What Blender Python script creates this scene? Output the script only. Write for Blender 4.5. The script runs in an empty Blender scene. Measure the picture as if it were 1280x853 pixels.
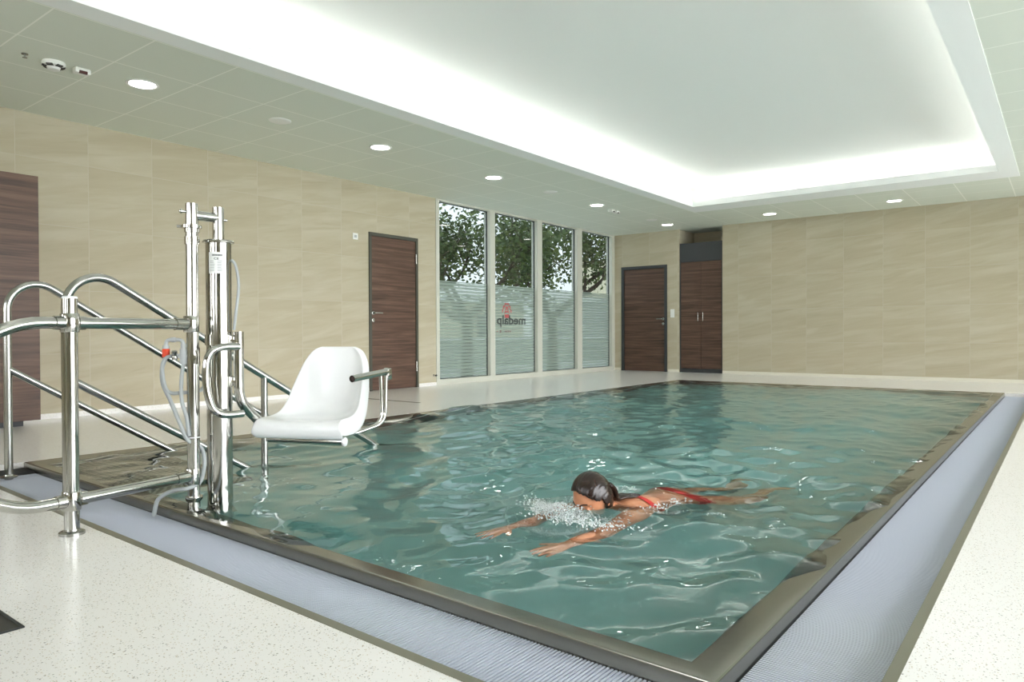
import bpy, bmesh, math, random
import numpy as np
from mathutils import Vector, Matrix, Quaternion, noise

random.seed(7)
rng = np.random.default_rng(7)
sc = bpy.context.scene
COL = sc.collection
PI = math.pi
V = Vector

WORLD, EXPOSURE = 6.7, 0.90

# ------------------------------------------------------------------ helpers
def lin(c):
    return tuple(((x / 12.92) if x <= 0.04045 else ((x + 0.055) / 1.055) ** 2.4) for x in c)

def s255(r, g, b):
    return lin((r / 255, g / 255, b / 255))

def tag(o, label=None, cat=None, group=None, kind=None):
    if label: o['label'] = label
    if cat: o['category'] = cat
    if group: o['group'] = group
    if kind: o['kind'] = kind
    return o

def empty(name, loc=(0, 0, 0), rz=0.0, label=None, cat=None, group=None):
    o = bpy.data.objects.new(name, None)
    o.empty_display_size = 0.1
    COL.objects.link(o)
    o.location = loc
    o.rotation_euler = (0, 0, rz)
    return tag(o, label, cat, group)

def link(name, bm, mat, parent=None, smooth=False, angle=None):
    me = bpy.data.meshes.new(name)
    bm.normal_update()
    bm.to_mesh(me)
    bm.free()
    mats = mat if isinstance(mat, (list, tuple)) else [mat]
    for m in mats:
        me.materials.append(m)
    if smooth:
        for p in me.polygons:
            p.use_smooth = True
        if angle is not None:
            try:
                me.set_sharp_from_angle(angle=math.radians(angle))
            except Exception:
                pass
    o = bpy.data.objects.new(name, me)
    COL.objects.link(o)
    if parent is not None:
        o.parent = parent
    return o

def copy_tree(o, parent=None):
    c = o.copy()
    COL.objects.link(c)
    if parent is not None:
        c.parent = parent
    for ch in list(o.children):
        copy_tree(ch, c)
    return c

def BM():
    return bmesh.new()

def box(bm, x0, x1, y0, y1, z0, z1, mi=0, bev=0.0):
    vs = [bm.verts.new((x, y, z)) for z in (z0, z1) for y in (y0, y1) for x in (x0, x1)]
    fs = []
    for q in ((0, 2, 3, 1), (4, 5, 7, 6), (0, 1, 5, 4), (2, 6, 7, 3), (0, 4, 6, 2), (1, 3, 7, 5)):
        f = bm.faces.new([vs[i] for i in q])
        f.material_index = mi
        fs.append(f)
    if bev > 0:
        es = list({e for f in fs for e in f.edges})
        bmesh.ops.bevel(bm, geom=es, offset=bev, segments=2, affect='EDGES', profile=0.5)
    return bm

def prism(bm, pts, z0, z1, mi=0):
    lo = [bm.verts.new((p[0], p[1], z0)) for p in pts]
    hi = [bm.verts.new((p[0], p[1], z1)) for p in pts]
    n = len(pts)
    fs = [bm.faces.new(lo[::-1]), bm.faces.new(hi)]
    for i in range(n):
        fs.append(bm.faces.new((lo[i], lo[(i + 1) % n], hi[(i + 1) % n], hi[i])))
    for f in fs:
        f.material_index = mi
    bmesh.ops.recalc_face_normals(bm, faces=fs)
    return bm

def lathe(bm, prof, seg=32, mat=Matrix.Identity(4), mi=0):
    """prof: list of (r, z). closed ends when r == 0."""
    rings = []
    for r, z in prof:
        if r <= 1e-6:
            rings.append([bm.verts.new(mat @ V((0, 0, z)))])
        else:
            rings.append([bm.verts.new(mat @ V((r * math.cos(2 * PI * k / seg), r * math.sin(2 * PI * k / seg), z))) for k in range(seg)])
    fs = []
    for a, b in zip(rings[:-1], rings[1:]):
        for k in range(seg):
            k2 = (k + 1) % seg
            if len(a) == 1 and len(b) == 1:
                continue
            if len(a) == 1:
                fs.append(bm.faces.new((a[0], b[k2], b[k])))
            elif len(b) == 1:
                fs.append(bm.faces.new((a[k], a[k2], b[0])))
            else:
                fs.append(bm.faces.new((a[k], a[k2], b[k2], b[k])))
    for f in fs:
        f.material_index = mi
    bmesh.ops.recalc_face_normals(bm, faces=fs)
    return bm

def fillet(pts, rad, n=8):
    pts = [V(p) for p in pts]
    out = [pts[0]]
    for i in range(1, len(pts) - 1):
        a, b, c = pts[i - 1], pts[i], pts[i + 1]
        d1, d2 = (a - b), (c - b)
        l1, l2 = d1.length, d2.length
        d1.normalize(); d2.normalize()
        ang = d1.angle(d2)
        r = rad[i - 1] if isinstance(rad, (list, tuple)) else rad
        t = min(r / max(math.tan(ang / 2), 1e-4), 0.49 * l1 if i > 1 else 0.95 * l1, 0.49 * l2 if i < len(pts) - 2 else 0.95 * l2)
        p0, p1 = b + d1 * t, b + d2 * t
        rr = t * math.tan(ang / 2)
        bis = (d1 + d2)
        if bis.length < 1e-6:
            out.append(b); continue
        bis.normalize()
        ctr = b + bis * (rr / math.sin(ang / 2))
        va, vb = p0 - ctr, p1 - ctr
        sweep = va.angle(vb)
        ax = va.cross(vb).normalized()
        for k in range(n + 1):
            out.append(ctr + Quaternion(ax, sweep * k / n) @ va)
    out.append(pts[-1])
    return out

def spline(pts, n=8):
    pts = [V(p) for p in pts]
    P = [pts[0] * 2 - pts[1]] + pts + [pts[-1] * 2 - pts[-2]]
    out = []
    for i in range(1, len(P) - 2):
        p0, p1, p2, p3 = P[i - 1], P[i], P[i + 1], P[i + 2]
        for k in range(n):
            t = k / n
            out.append(0.5 * ((2 * p1) + (p2 - p0) * t + (2 * p0 - 5 * p1 + 4 * p2 - p3) * t * t + (3 * p1 - p0 - 3 * p2 + p3) * t ** 3))
    out.append(pts[-1])
    return out

def tube(bm, pts, r, seg=16, cap=True, closed=False, mi=0):
    pts = [V(p) for p in pts]
    n = len(pts)
    rad = r if isinstance(r, (list, tuple)) else [r] * n
    tang = []
    for i in range(n):
        if closed:
            t = pts[(i + 1) % n] - pts[i - 1]
        else:
            t = pts[min(i + 1, n - 1)] - pts[max(i - 1, 0)]
        tang.append(t.normalized())
    up = V((0, 0, 1)) if abs(tang[0].z) < 0.9 else V((1, 0, 0))
    nrm = (up - tang[0] * up.dot(tang[0])).normalized()
    rings = []
    for i in range(n):
        if i:
            q = tang[i - 1].rotation_difference(tang[i])
            nrm = q @ nrm
            nrm = (nrm - tang[i] * nrm.dot(tang[i])).normalized()
        bi = tang[i].cross(nrm)
        rings.append([bm.verts.new(pts[i] + (nrm * math.cos(2 * PI * k / seg) + bi * math.sin(2 * PI * k / seg)) * rad[i]) for k in range(seg)])
    fs = []
    for i in range(n if closed else n - 1):
        a, b = rings[i], rings[(i + 1) % n]
        for k in range(seg):
            fs.append(bm.faces.new((a[k], a[(k + 1) % seg], b[(k + 1) % seg], b[k])))
    if cap and not closed:
        fs.append(bm.faces.new(rings[0][::-1]))
        fs.append(bm.faces.new(rings[-1]))
    for f in fs:
        f.material_index = mi
    return bm

def axis_mat(p, d):
    """matrix that puts local +Z along d with origin p."""
    return Matrix.Translation(V(p)) @ V((0, 0, 1)).rotation_difference(V(d).normalized()).to_matrix().to_4x4()

# ------------------------------------------------------------------ materials
def newmat(name):
    m = bpy.data.materials.new(name)
    m.use_nodes = True
    nt = m.node_tree
    return m, nt, nt.nodes['Principled BSDF']

def P(name, color, rough=0.5, metal=0.0, spec=0.5, emit=None, estr=0.0, coat=0.0):
    m, nt, b = newmat(name)
    b.inputs['Base Color'].default_value = (*color, 1)
    b.inputs['Roughness'].default_value = rough
    b.inputs['Metallic'].default_value = metal
    b.inputs['Specular IOR Level'].default_value = spec
    b.inputs['Coat Weight'].default_value = coat
    if emit:
        b.inputs['Emission Color'].default_value = (*emit, 1)
        b.inputs['Emission Strength'].default_value = estr
    return m

def N(nt, t, **kw):
    n = nt.nodes.new(t)
    for k, v in kw.items():
        if k in n.inputs:
            n.inputs[k].default_value = v
        else:
            setattr(n, k, v)
    return n

def ramp(nt, stops, interp='LINEAR'):
    r = nt.nodes.new('ShaderNodeValToRGB')
    r.color_ramp.interpolation = interp
    els = r.color_ramp.elements
    while len(els) < len(stops):
        els.new(0.5)
    for e, (p, c) in zip(els, stops):
        e.position = p
        e.color = (*c, 1)
    return r

def math_node(nt, op, a=None, b=None, c=None):
    n = nt.nodes.new('ShaderNodeMath')
    n.operation = op
    for i, x in enumerate((a, b, c)):
        if x is None: continue
        if isinstance(x, (int, float)):
            n.inputs[i].default_value = x
        else:
            nt.links.new(x, n.inputs[i])
    return n.outputs[0]

def mixcol(nt, fac, a, b, blend='MIX'):
    n = nt.nodes.new('ShaderNodeMix')
    n.data_type = 'RGBA'
    n.blend_type = blend
    for s, x in ((0, fac), (6, a), (7, b)):
        if isinstance(x, (int, float)):
            n.inputs[s].default_value = x
        elif isinstance(x, tuple):
            n.inputs[s].default_value = (*x, 1) if len(x) == 3 else x
        else:
            nt.links.new(x, n.inputs[s])
    return n.outputs[2]

def objcoord(nt):
    return nt.nodes.new('ShaderNodeTexCoord').outputs['Object']

def sep(nt, vec):
    n = nt.nodes.new('ShaderNodeSeparateXYZ')
    nt.links.new(vec, n.inputs[0])
    return n.outputs

def comb(nt, x, y, z):
    n = nt.nodes.new('ShaderNodeCombineXYZ')
    for i, q in enumerate((x, y, z)):
        if isinstance(q, (int, float)): n.inputs[i].default_value = q
        else: nt.links.new(q, n.inputs[i])
    return n.outputs[0]

def stone_wall(name, along, off):
    """beige wall tiles with slanting sandstone veins; along = 'X' or 'Y'."""
    m, nt, b = newmat(name)
    oc = objcoord(nt)
    x, y, z = sep(nt, oc)
    u = x if along == 'X' else y
    u = math_node(nt, 'ADD', u, off)
    TW, TH = 0.608, 0.60
    iu = math_node(nt, 'FLOOR', math_node(nt, 'DIVIDE', u, TW))
    iz = math_node(nt, 'FLOOR', math_node(nt, 'DIVIDE', z, TH))
    fu = math_node(nt, 'FRACT', math_node(nt, 'DIVIDE', u, TW))
    fz = math_node(nt, 'FRACT', math_node(nt, 'DIVIDE', z, TH))
    wn = nt.nodes.new('ShaderNodeTexWhiteNoise'); wn.noise_dimensions = '2D'
    nt.links.new(comb(nt, iu, iz, 0.0), wn.inputs['Vector'])
    rnd = wn.outputs['Value']
    # vein coordinates: per-tile shift, stretched along u, slightly slanted
    sl = math_node(nt, 'MULTIPLY_ADD', u, -0.16, z)
    vz = math_node(nt, 'MULTIPLY_ADD', rnd, 7.0, sl)
    vec = comb(nt, math_node(nt, 'MULTIPLY', u, 0.9), math_node(nt, 'MULTIPLY', rnd, 3.0), math_node(nt, 'MULTIPLY', vz, 6.5))
    n1 = N(nt, 'ShaderNodeTexNoise', Scale=1.0, Detail=5.0, Roughness=0.55, Distortion=0.5)
    nt.links.new(vec, n1.inputs['Vector'])
    cr = ramp(nt, [(0.25, s255(180, 169, 144)), (0.47, s255(187, 177, 153)), (0.56, s255(191, 182, 159)), (0.75, s255(199, 191, 171))])
    nt.links.new(n1.outputs['Fac'], cr.inputs['Fac'])
    vec2 = comb(nt, math_node(nt, 'MULTIPLY', u, 1.6), math_node(nt, 'MULTIPLY', rnd, 9.0), math_node(nt, 'MULTIPLY', vz, 22.0))
    n2 = N(nt, 'ShaderNodeTexNoise', Scale=1.0, Detail=4.0, Roughness=0.6, Distortion=0.8)
    nt.links.new(vec2, n2.inputs['Vector'])
    r2 = ramp(nt, [(0.28, (0.925, 0.915, 0.90)), (0.42, (1, 1, 1)), (0.64, (1, 1, 1)), (0.76, (1.05, 1.05, 1.04))])
    nt.links.new(n2.outputs['Fac'], r2.inputs['Fac'])
    c = mixcol(nt, 1.0, cr.outputs[0], r2.outputs[0], 'MULTIPLY')
    tone = math_node(nt, 'MULTIPLY_ADD', rnd, 0.035, 0.98)
    c = mixcol(nt, 1.0, c, comb(nt, tone, tone, tone), 'MULTIPLY')
    # joints
    ju = math_node(nt, 'LESS_THAN', math_node(nt, 'ABSOLUTE', math_node(nt, 'SUBTRACT', fu, 0.5)), 0.4955)
    jz = math_node(nt, 'LESS_THAN', math_node(nt, 'ABSOLUTE', math_node(nt, 'SUBTRACT', fz, 0.5)), 0.4965)
    j = math_node(nt, 'MULTIPLY', ju, jz)
    c = mixcol(nt, j, s255(196, 189, 172), c)
    nt.links.new(c, b.inputs['Base Color'])
    b.inputs['Roughness'].default_value = 0.62
    b.inputs['Specular IOR Level'].default_value = 0.3
    return m

def wood(name, along='Y', dark=1.0):
    """dark walnut veneer with horizontal grain."""
    m, nt, b = newmat(name)
    x, y, z = sep(nt, objcoord(nt))
    u = x if along == 'X' else y
    w = y if along == 'X' else x
    vec = comb(nt, math_node(nt, 'MULTIPLY', u, 1.1), math_node(nt, 'MULTIPLY', w, 2.0), math_node(nt, 'MULTIPLY', z, 26.0))
    n1 = N(nt, 'ShaderNodeTexNoise', Scale=1.0, Detail=6.0, Roughness=0.6, Distortion=0.35)
    nt.links.new(vec, n1.inputs['Vector'])
    vec2 = comb(nt, math_node(nt, 'MULTIPLY', u, 3.0), 0.0, math_node(nt, 'MULTIPLY', z, 150.0))
    n2 = N(nt, 'ShaderNodeTexNoise', Scale=1.0, Detail=3.0, Roughness=0.6)
    nt.links.new(vec2, n2.inputs['Vector'])
    k = dark
    cr = ramp(nt, [(0.28, tuple(v * k for v in s255(68, 50, 42))), (0.45, tuple(v * k for v in s255(90, 67, 55))), (0.58, tuple(v * k for v in s255(106, 80, 66))), (0.75, tuple(v * k for v in s255(122, 95, 78)))])
    nt.links.new(n1.outputs['Fac'], cr.inputs['Fac'])
    r2 = ramp(nt, [(0.3, (0.8, 0.8, 0.8)), (0.65, (1.06, 1.05, 1.05))])
    nt.links.new(n2.outputs['Fac'], r2.inputs['Fac'])
    c = mixcol(nt, 1.0, cr.outputs[0], r2.outputs[0], 'MULTIPLY')
    nt.links.new(c, b.inputs['Base Color'])
    b.inputs['Roughness'].default_value = 0.42
    b.inputs['Specular IOR Level'].default_value = 0.35
    return m

def terrazzo(name):
    m, nt, b = newmat(name)
    oc = objcoord(nt)
    c = s255(242, 239, 236)
    cur = None
    for sc_, thr, col, seed in ((125.0, 0.15, s255(140, 134, 124), 0.0), (170.0, 0.16, s255(190, 168, 134), 4.0), (100.0, 0.10, s255(160, 160, 158), 9.0)):
        vo = N(nt, 'ShaderNodeTexVoronoi', Scale=sc_)
        add = nt.nodes.new('ShaderNodeVectorMath'); add.operation = 'ADD'
        nt.links.new(oc, add.inputs[0]); add.inputs[1].default_value = (seed, seed * 1.7, 0)
        nt.links.new(add.outputs[0], vo.inputs['Vector'])
        wn = nt.nodes.new('ShaderNodeTexWhiteNoise'); wn.noise_dimensions = '3D'
        nt.links.new(vo.outputs['Position'], wn.inputs['Vector'])
        th = math_node(nt, 'MULTIPLY', math_node(nt, 'POWER', wn.outputs['Value'], 2.0), thr * 2.2)
        f = math_node(nt, 'LESS_THAN', vo.outputs['Distance'], th)
        f = math_node(nt, 'MULTIPLY', f, 0.75)
        cur = mixcol(nt, f, cur if cur is not None else c, col)
    nt.links.new(cur, b.inputs['Base Color'])
    b.inputs['Roughness'].default_value = 0.2
    b.inputs['Specular IOR Level'].default_value = 0.35
    return m

def ceiling_tiles(name):
    m, nt, b = newmat(name)
    x, y, z = sep(nt, objcoord(nt))
    PX, PY = 0.622, 0.622
    fx = math_node(nt, 'FRACT', math_node(nt, 'DIVIDE', math_node(nt, 'ADD', x, 4.955 + 20 * PX), PX))
    fy = math_node(nt, 'FRACT', math_node(nt, 'DIVIDE', math_node(nt, 'ADD', y, -1.775 + 20 * PY), PY))
    jx = math_node(nt, 'LESS_THAN', math_node(nt, 'ABSOLUTE', math_node(nt, 'SUBTRACT', fx, 0.5)), 0.490)
    jy = math_node(nt, 'LESS_THAN', math_node(nt, 'ABSOLUTE', math_node(nt, 'SUBTRACT', fy, 0.5)), 0.491)
    j = math_node(nt, 'MULTIPLY', jx, jy)
    c = mixcol(nt, j, s255(248, 250, 242), s255(224, 229, 218))
    nt.links.new(c, b.inputs['Base Color'])
    b.inputs['Roughness'].default_value = 0.55
    b.inputs['Specular IOR Level'].default_value = 0.25
    return m

def brushed(name, col, rough=0.3, metal=1.0, sx=1.0, sy=60.0, amt=0.12):
    m, nt, b = newmat(name)
    mp = nt.nodes.new('ShaderNodeMapping')
    mp.inputs['Scale'].default_value = (sx, sy, sy)
    nt.links.new(objcoord(nt), mp.inputs['Vector'])
    n = N(nt, 'ShaderNodeTexNoise', Scale=1.0, Detail=4.0, Roughness=0.6)
    nt.links.new(mp.outputs[0], n.inputs['Vector'])
    rr = math_node(nt, 'MULTIPLY_ADD', n.outputs['Fac'], amt, rough - amt / 2)
    nt.links.new(rr, b.inputs['Roughness'])
    t = math_node(nt, 'MULTIPLY_ADD', n.outputs['Fac'], 0.1, 0.95)
    c = mixcol(nt, 1.0, col, comb(nt, t, t, t), 'MULTIPLY')
    nt.links.new(c, b.inputs['Base Color'])
    b.inputs['Metallic'].default_value = metal
    return m

M = {}
M['wall_y'] = stone_wall('sandstone tile left', 'Y', -2.346 + 0.608 * 30)
M['wall_x'] = stone_wall('sandstone tile back', 'X', 1.178 + 0.608 * 30)
M['plain_wall'] = P('pale plaster', s255(225, 220, 206), 0.7)
M['floor'] = terrazzo('speckled white deck')
M['ceil'] = ceiling_tiles('ceiling panels')
M['gyps'] = P('white ceiling paint', s255(246, 248, 247), 0.6, spec=0.25)
M['cove'] = P('cove paint', s255(246, 247, 245), 0.7, spec=0.2)
M['door_y'] = wood('walnut door', 'Y', 1.0)
M['door_x'] = wood('walnut door back', 'X', 0.92)
M['frame'] = P('dark olive steel', s255(72, 72, 62), 0.45)
M['black'] = P('anthracite laminate', s255(56, 58, 60), 0.5)
M['alu'] = P('pale window frame', s255(206, 206, 194), 0.4)
M['gasket'] = P('dark gasket', s255(38, 42, 44), 0.5)
M['chrome'] = P('polished steel', (0.53, 0.525, 0.495), 0.10, 1.0)
M['satin'] = brushed('satin steel', (0.44, 0.44, 0.415), 0.24, 1.0, 4, 40, 0.08)
M['coping'] = brushed('brushed coping steel', (0.27, 0.265, 0.23), 0.25, 1.0, 3, 50, 0.03)
M['trim'] = P('olive steel strip', (0.26, 0.25, 0.195), 0.4, 0.7)
M['grate'] = P('pale grate plastic', s255(192, 197, 211), 0.5)
M['chan'] = P('dark gutter', s255(58, 58, 56), 0.7)
M['white'] = P('white plastic', s255(240, 241, 242), 0.25, coat=0.2)
M['whitem'] = P('white fitting', s255(238, 238, 234), 0.45)
M['grey_pl'] = P('grey pvc', s255(186, 190, 192), 0.4)
M['hose'] = P('grey hose', s255(172, 177, 178), 0.4)
M['red'] = P('orange red plastic', s255(228, 74, 40), 0.45)
M['paper'] = P('label paper', s255(236, 238, 236), 0.6)
M['ink'] = P('label ink', s255(90, 92, 95), 0.6)
M['plate'] = P('switch plate', s255(240, 241, 238), 0.35)
M['slot'] = P('dark slot', s255(52, 50, 46), 0.6)
M['lens'] = P('lamp lens', (1, 1, 1), 0.4, emit=(1.0, 0.98, 0.95), estr=15.0)
M['led'] = P('cove strip', (1, 1, 1), 0.4, emit=(1.0, 0.985, 0.945), estr=5.4)

# pool lining: stainless sheet
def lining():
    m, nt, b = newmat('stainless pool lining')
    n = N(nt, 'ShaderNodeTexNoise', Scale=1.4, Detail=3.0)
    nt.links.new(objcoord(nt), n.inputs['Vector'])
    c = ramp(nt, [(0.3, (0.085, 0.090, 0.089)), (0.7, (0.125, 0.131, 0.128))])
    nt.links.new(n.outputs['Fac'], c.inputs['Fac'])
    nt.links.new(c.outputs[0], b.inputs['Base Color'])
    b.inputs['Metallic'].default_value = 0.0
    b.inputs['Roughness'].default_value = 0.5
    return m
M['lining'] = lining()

def dotted():
    m, nt, b = newmat('dimpled step sheet')
    x, y, z = sep(nt, objcoord(nt))
    fx = math_node(nt, 'SUBTRACT', math_node(nt, 'FRACT', math_node(nt, 'MULTIPLY', x, 26.0)), 0.5)
    fy = math_node(nt, 'SUBTRACT', math_node(nt, 'FRACT', math_node(nt, 'MULTIPLY', y, 26.0)), 0.5)
    d = math_node(nt, 'SQRT', math_node(nt, 'ADD', math_node(nt, 'MULTIPLY', fx, fx), math_node(nt, 'MULTIPLY', fy, fy)))
    f = math_node(nt, 'LESS_THAN', d, 0.26)
    c = mixcol(nt, f, (0.075, 0.068, 0.045), (0.26, 0.25, 0.19))
    nt.links.new(c, b.inputs['Base Color'])
    b.inputs['Metallic'].default_value = 0.35
    b.inputs['Roughness'].default_value = 0.45
    return m
M['step'] = dotted()

def water():
    m, nt, b = newmat('pool water')
    out = [n for n in nt.nodes if n.type == 'OUTPUT_MATERIAL'][0]
    nt.nodes.remove(b)
    g = nt.nodes.new('ShaderNodeBsdfGlass')
    g.inputs['Color'].default_value = (1, 1, 1, 1)
    g.inputs['Roughness'].default_value = 0.0
    g.inputs['IOR'].default_value = 1.333
    # fine capillary ripples
    n1 = N(nt, 'ShaderNodeTexNoise', Scale=7.0, Detail=2.0, Roughness=0.5, Distortion=0.6)
    mp = nt.nodes.new('ShaderNodeMapping')
    mp.inputs['Scale'].default_value = (1.0, 1.0, 0.2)
    nt.links.new(objcoord(nt), mp.inputs['Vector'])
    nt.links.new(mp.outputs[0], n1.inputs['Vector'])
    bp = nt.nodes.new('ShaderNodeBump')
    bp.inputs['Strength'].default_value = 1.0
    bp.inputs['Distance'].default_value = 0.0042
    nt.links.new(n1.outputs['Fac'], bp.inputs['Height'])
    nt.links.new(bp.outputs[0], g.inputs['Normal'])
    nt.links.new(g.outputs[0], out.inputs['Surface'])
    va = nt.nodes.new('ShaderNodeVolumeAbsorption')
    va.inputs['Color'].default_value = (0.08, 0.72, 0.75, 1)
    va.inputs['Density'].default_value = 1.1
    nt.links.new(va.outputs[0], out.inputs['Volume'])
    return m
M['water'] = water()

def pane(name, tint, ior=1.5):
    m, nt, b = newmat(name)
    out = [n for n in nt.nodes if n.type == 'OUTPUT_MATERIAL'][0]
    nt.nodes.remove(b)
    t = nt.nodes.new('ShaderNodeBsdfTransparent'); t.inputs[0].default_value = (*tint, 1)
    g = nt.nodes.new('ShaderNodeBsdfGlossy'); g.inputs['Roughness'].default_value = 0.0
    fr = nt.nodes.new('ShaderNodeFresnel'); fr.inputs['IOR'].default_value = ior
    mx = nt.nodes.new('ShaderNodeMixShader')
    nt.links.new(fr.outputs[0], mx.inputs[0]); nt.links.new(t.outputs[0], mx.inputs[1]); nt.links.new(g.outputs[0], mx.inputs[2])
    nt.links.new(mx.outputs[0], out.inputs['Surface'])
    return m
M['pane'] = pane('tinted window glass', (0.095, 0.11, 0.112))
M['clear'] = pane('clear window glass', (0.95, 0.96, 0.96))

def frost():
    m, nt, b = newmat('frosted stripe film')
    out = [n for n in nt.nodes if n.type == 'OUTPUT_MATERIAL'][0]
    x, y, z = sep(nt, objcoord(nt))
    f = math_node(nt, 'FRACT', math_node(nt, 'DIVIDE', z, 0.052))
    mask = math_node(nt, 'GREATER_THAN', f, 0.13)
    b.inputs['Base Color'].default_value = (*s255(150, 164, 150), 1)
    b.inputs['Roughness'].default_value = 0.8
    tr = nt.nodes.new('ShaderNodeBsdfTranslucent'); tr.inputs[0].default_value = (0.4, 0.45, 0.42, 1)
    m1 = nt.nodes.new('ShaderNodeMixShader'); m1.inputs[0].default_value = 0.35
    nt.links.new(b.outputs[0], m1.inputs[1]); nt.links.new(tr.outputs[0], m1.inputs[2])
    t = nt.nodes.new('ShaderNodeBsdfTransparent')
    m2 = nt.nodes.new('ShaderNodeMixShader'); m2.inputs[0].default_value = 0.88
    nt.links.new(t.outputs[0], m2.inputs[1]); nt.links.new(m1.outputs[0], m2.inputs[2])
    m3 = nt.nodes.new('ShaderNodeMixShader')
    nt.links.new(mask, m3.inputs[0]); nt.links.new(t.outputs[0], m3.inputs[1]); nt.links.new(m2.outputs[0], m3.inputs[2])
    nt.links.new(m3.outputs[0], out.inputs['Surface'])
    return m
M['frost'] = frost()

# ------------------------------------------------------------------ main dimensions (metres)
XL, YB, HC = -7.4536, 13.1015, 2.80          # left wall, back wall, ceiling
XR, YF = 3.2, -2.6                           # right wall and the wall behind
PL, PR, PB = -5.05, -0.611, 10.982           # pool rim: left, right, back
TR = -0.294                                  # outer edge of the right steel strip
def rim_y(x): return 1.511 - 0.0212 * x       # pool rim, near side
def strip_y(x): return 1.165 - 0.0215 * x    # outer edge of the near steel strip

# ------------------------------------------------------------------ room shell
def structure(name, bm, mat, parent=None, label=None, smooth=False):
    o = link(name, bm, mat, parent, smooth)
    if parent is None:
        o['kind'] = 'structure'
        if label: o['label'] = label
    return o

bm = BM()
prism(bm, [(XL - .2, YF), (PL, YF), (PL, YB), (XL - .2, YB)], -0.3, 0)
prism(bm, [(PL, PB), (XR, PB), (XR, YB), (PL, YB)], -0.3, 0)
prism(bm, [(-7.30, YB), (-6.24, YB), (-6.24, YB + .21), (-7.30, YB + .21)], -0.3, 0)  # floor carried under the end door, added to block light from below
prism(bm, [(-6.005, YB), (-5.131, YB), (-5.131, YB + .7), (-6.005, YB + .7)], -0.3, 0)
prism(bm, [(TR, strip_y(TR)), (XR, strip_y(TR)), (XR, PB), (TR, PB)], -0.3, 0)
prism(bm, [(PL, YF), (XR, YF), (XR, strip_y(TR)), (TR, strip_y(TR)), (PL, strip_y(PL))], -0.3, 0)
structure('floor', bm, M['floor'], label='white speckled pool deck floor')

bm = BM()
box(bm, XL - .2, XL, YF, 6.452, 0, HC)
box(bm, XL - .2, XL, 6.452, 7.372, 2.158, HC)
box(bm, XL - .2, XL, 7.372, 7.752, 0, HC)
box(bm, XL - .21, XL - .15, 6.44, 7.385, 0, 2.17)  # unseen backing added behind the door to keep outside light out
structure('wall_left', bm, M['wall_y'], label='beige sandstone tiled long wall')

bm = BM()
box(bm, XL - .2, -7.285, YB, YB + .2, 0, HC)
box(bm, -7.285, -6.26, YB, YB + .2, 2.132, HC)
box(bm, -6.26, -6.005, YB, YB + .2, 0, HC)
box(bm, -5.131, XR + .2, YB, YB + .2, 0, HC)
box(bm, -6.205, -6.005, YB + .2, YB + .9, 0, HC)
box(bm, -5.131, -4.931, YB + .2, YB + .9, 0, HC)
box(bm, -6.005, -5.131, YB + .7, YB + .9, 0, HC)
box(bm, -7.30, -6.24, YB + .15, YB + .21, 0, 2.15)  # unseen panel closing the door opening, added against leaking sky light
structure('wall_back', bm, M['wall_x'], label='beige sandstone tiled end wall with cupboard niche')

# wall behind the viewpoint and wall on the right, both with unseen windows added to light the hall
WF = [(-5.6, -4.2, 0.9, 2.3), (-2.9, -1.5, 0.9, 2.3), (-0.2, 1.2, 0.9, 2.3)]
bm = BM()
xs = [XL - .2] + [q for w_ in WF for q in w_[:2]] + [XR + .2]
for k in range(0, len(xs), 2):
    box(bm, xs[k], xs[k + 1], YF - .2, YF, 0, HC)
for w_ in WF:
    box(bm, w_[0], w_[1], YF - .2, YF, 0, w_[2]); box(bm, w_[0], w_[1], YF - .2, YF, w_[3], HC)
structure('wall_front', bm, M['wall_x'], label='beige tiled wall with three added daylight windows facing the pool')
WR = (0.3, 12.75, 0.05, 2.70)
bm = BM()
box(bm, XR, XR + .2, YF, WR[0], 0, HC)
box(bm, XR, XR + .2, WR[1], YB, 0, HC)
box(bm, XR, XR + .2, WR[0], WR[1], 0, WR[2])
box(bm, XR, XR + .2, WR[0], WR[1], WR[3], HC)
structure('wall_right', bm, M['plain_wall'], label='pale right side wall with added daylight windows')

# ceiling: tiled field with a big hole, plain border, raised cove
CO = (-4.933, -0.479, 0.85, 11.383)     # outside of the plain border
CI = (-4.740, -0.681, 1.05, 10.858)     # cove opening
bm = BM()
T = HC + .25
box(bm, XL - .2, CO[0], YF, YB + .9, HC, HC + .1)
box(bm, CO[1], XR + .2, YF, YB + .9, HC, HC + .1)
box(bm, CO[0], CO[1], YF, CO[2], HC, HC + .1)
box(bm, CO[0], CO[1], CO[3], YB + .9, HC, HC + .1)
ceil = structure('ceiling', bm, M['ceil'], label='pale green grey panelled ceiling')
bm = BM()
LIP, LT = 0.085, 0.03
box(bm, CO[0], CI[0], CO[2], CO[3], HC - .004, HC + LIP)
box(bm, CI[1], CO[1], CO[2], CO[3], HC - .004, HC + LIP)
box(bm, CI[0], CI[1], CO[2], CI[2], HC - .004, HC + LIP)
box(bm, CI[0], CI[1], CI[3], CO[3], HC - .004, HC + LIP)
structure('trim_1', bm, M['gyps'], label='plain white border around the raised ceiling')
bm = BM()
G = 0.10
x0, x1, y0, y1 = CO[0] - G, CO[1] + G, CO[2] - G, CO[3] + G
ZC = HC + .42
box(bm, x0 - .05, x1 + .05, y0 - .05, y1 + .05, ZC, ZC + .06)
box(bm, x0 - .05, x0, y0, y1, HC + .1, ZC)
box(bm, x1, x1 + .05, y0, y1, HC + .1, ZC)
box(bm, x0, x1, y0 - .05, y0, HC + .1, ZC)
box(bm, x0, x1, y1, y1 + .05, HC + .1, ZC)
structure('ceiling_cove', bm, M['cove'], label='raised white ceiling field over the pool')

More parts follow.
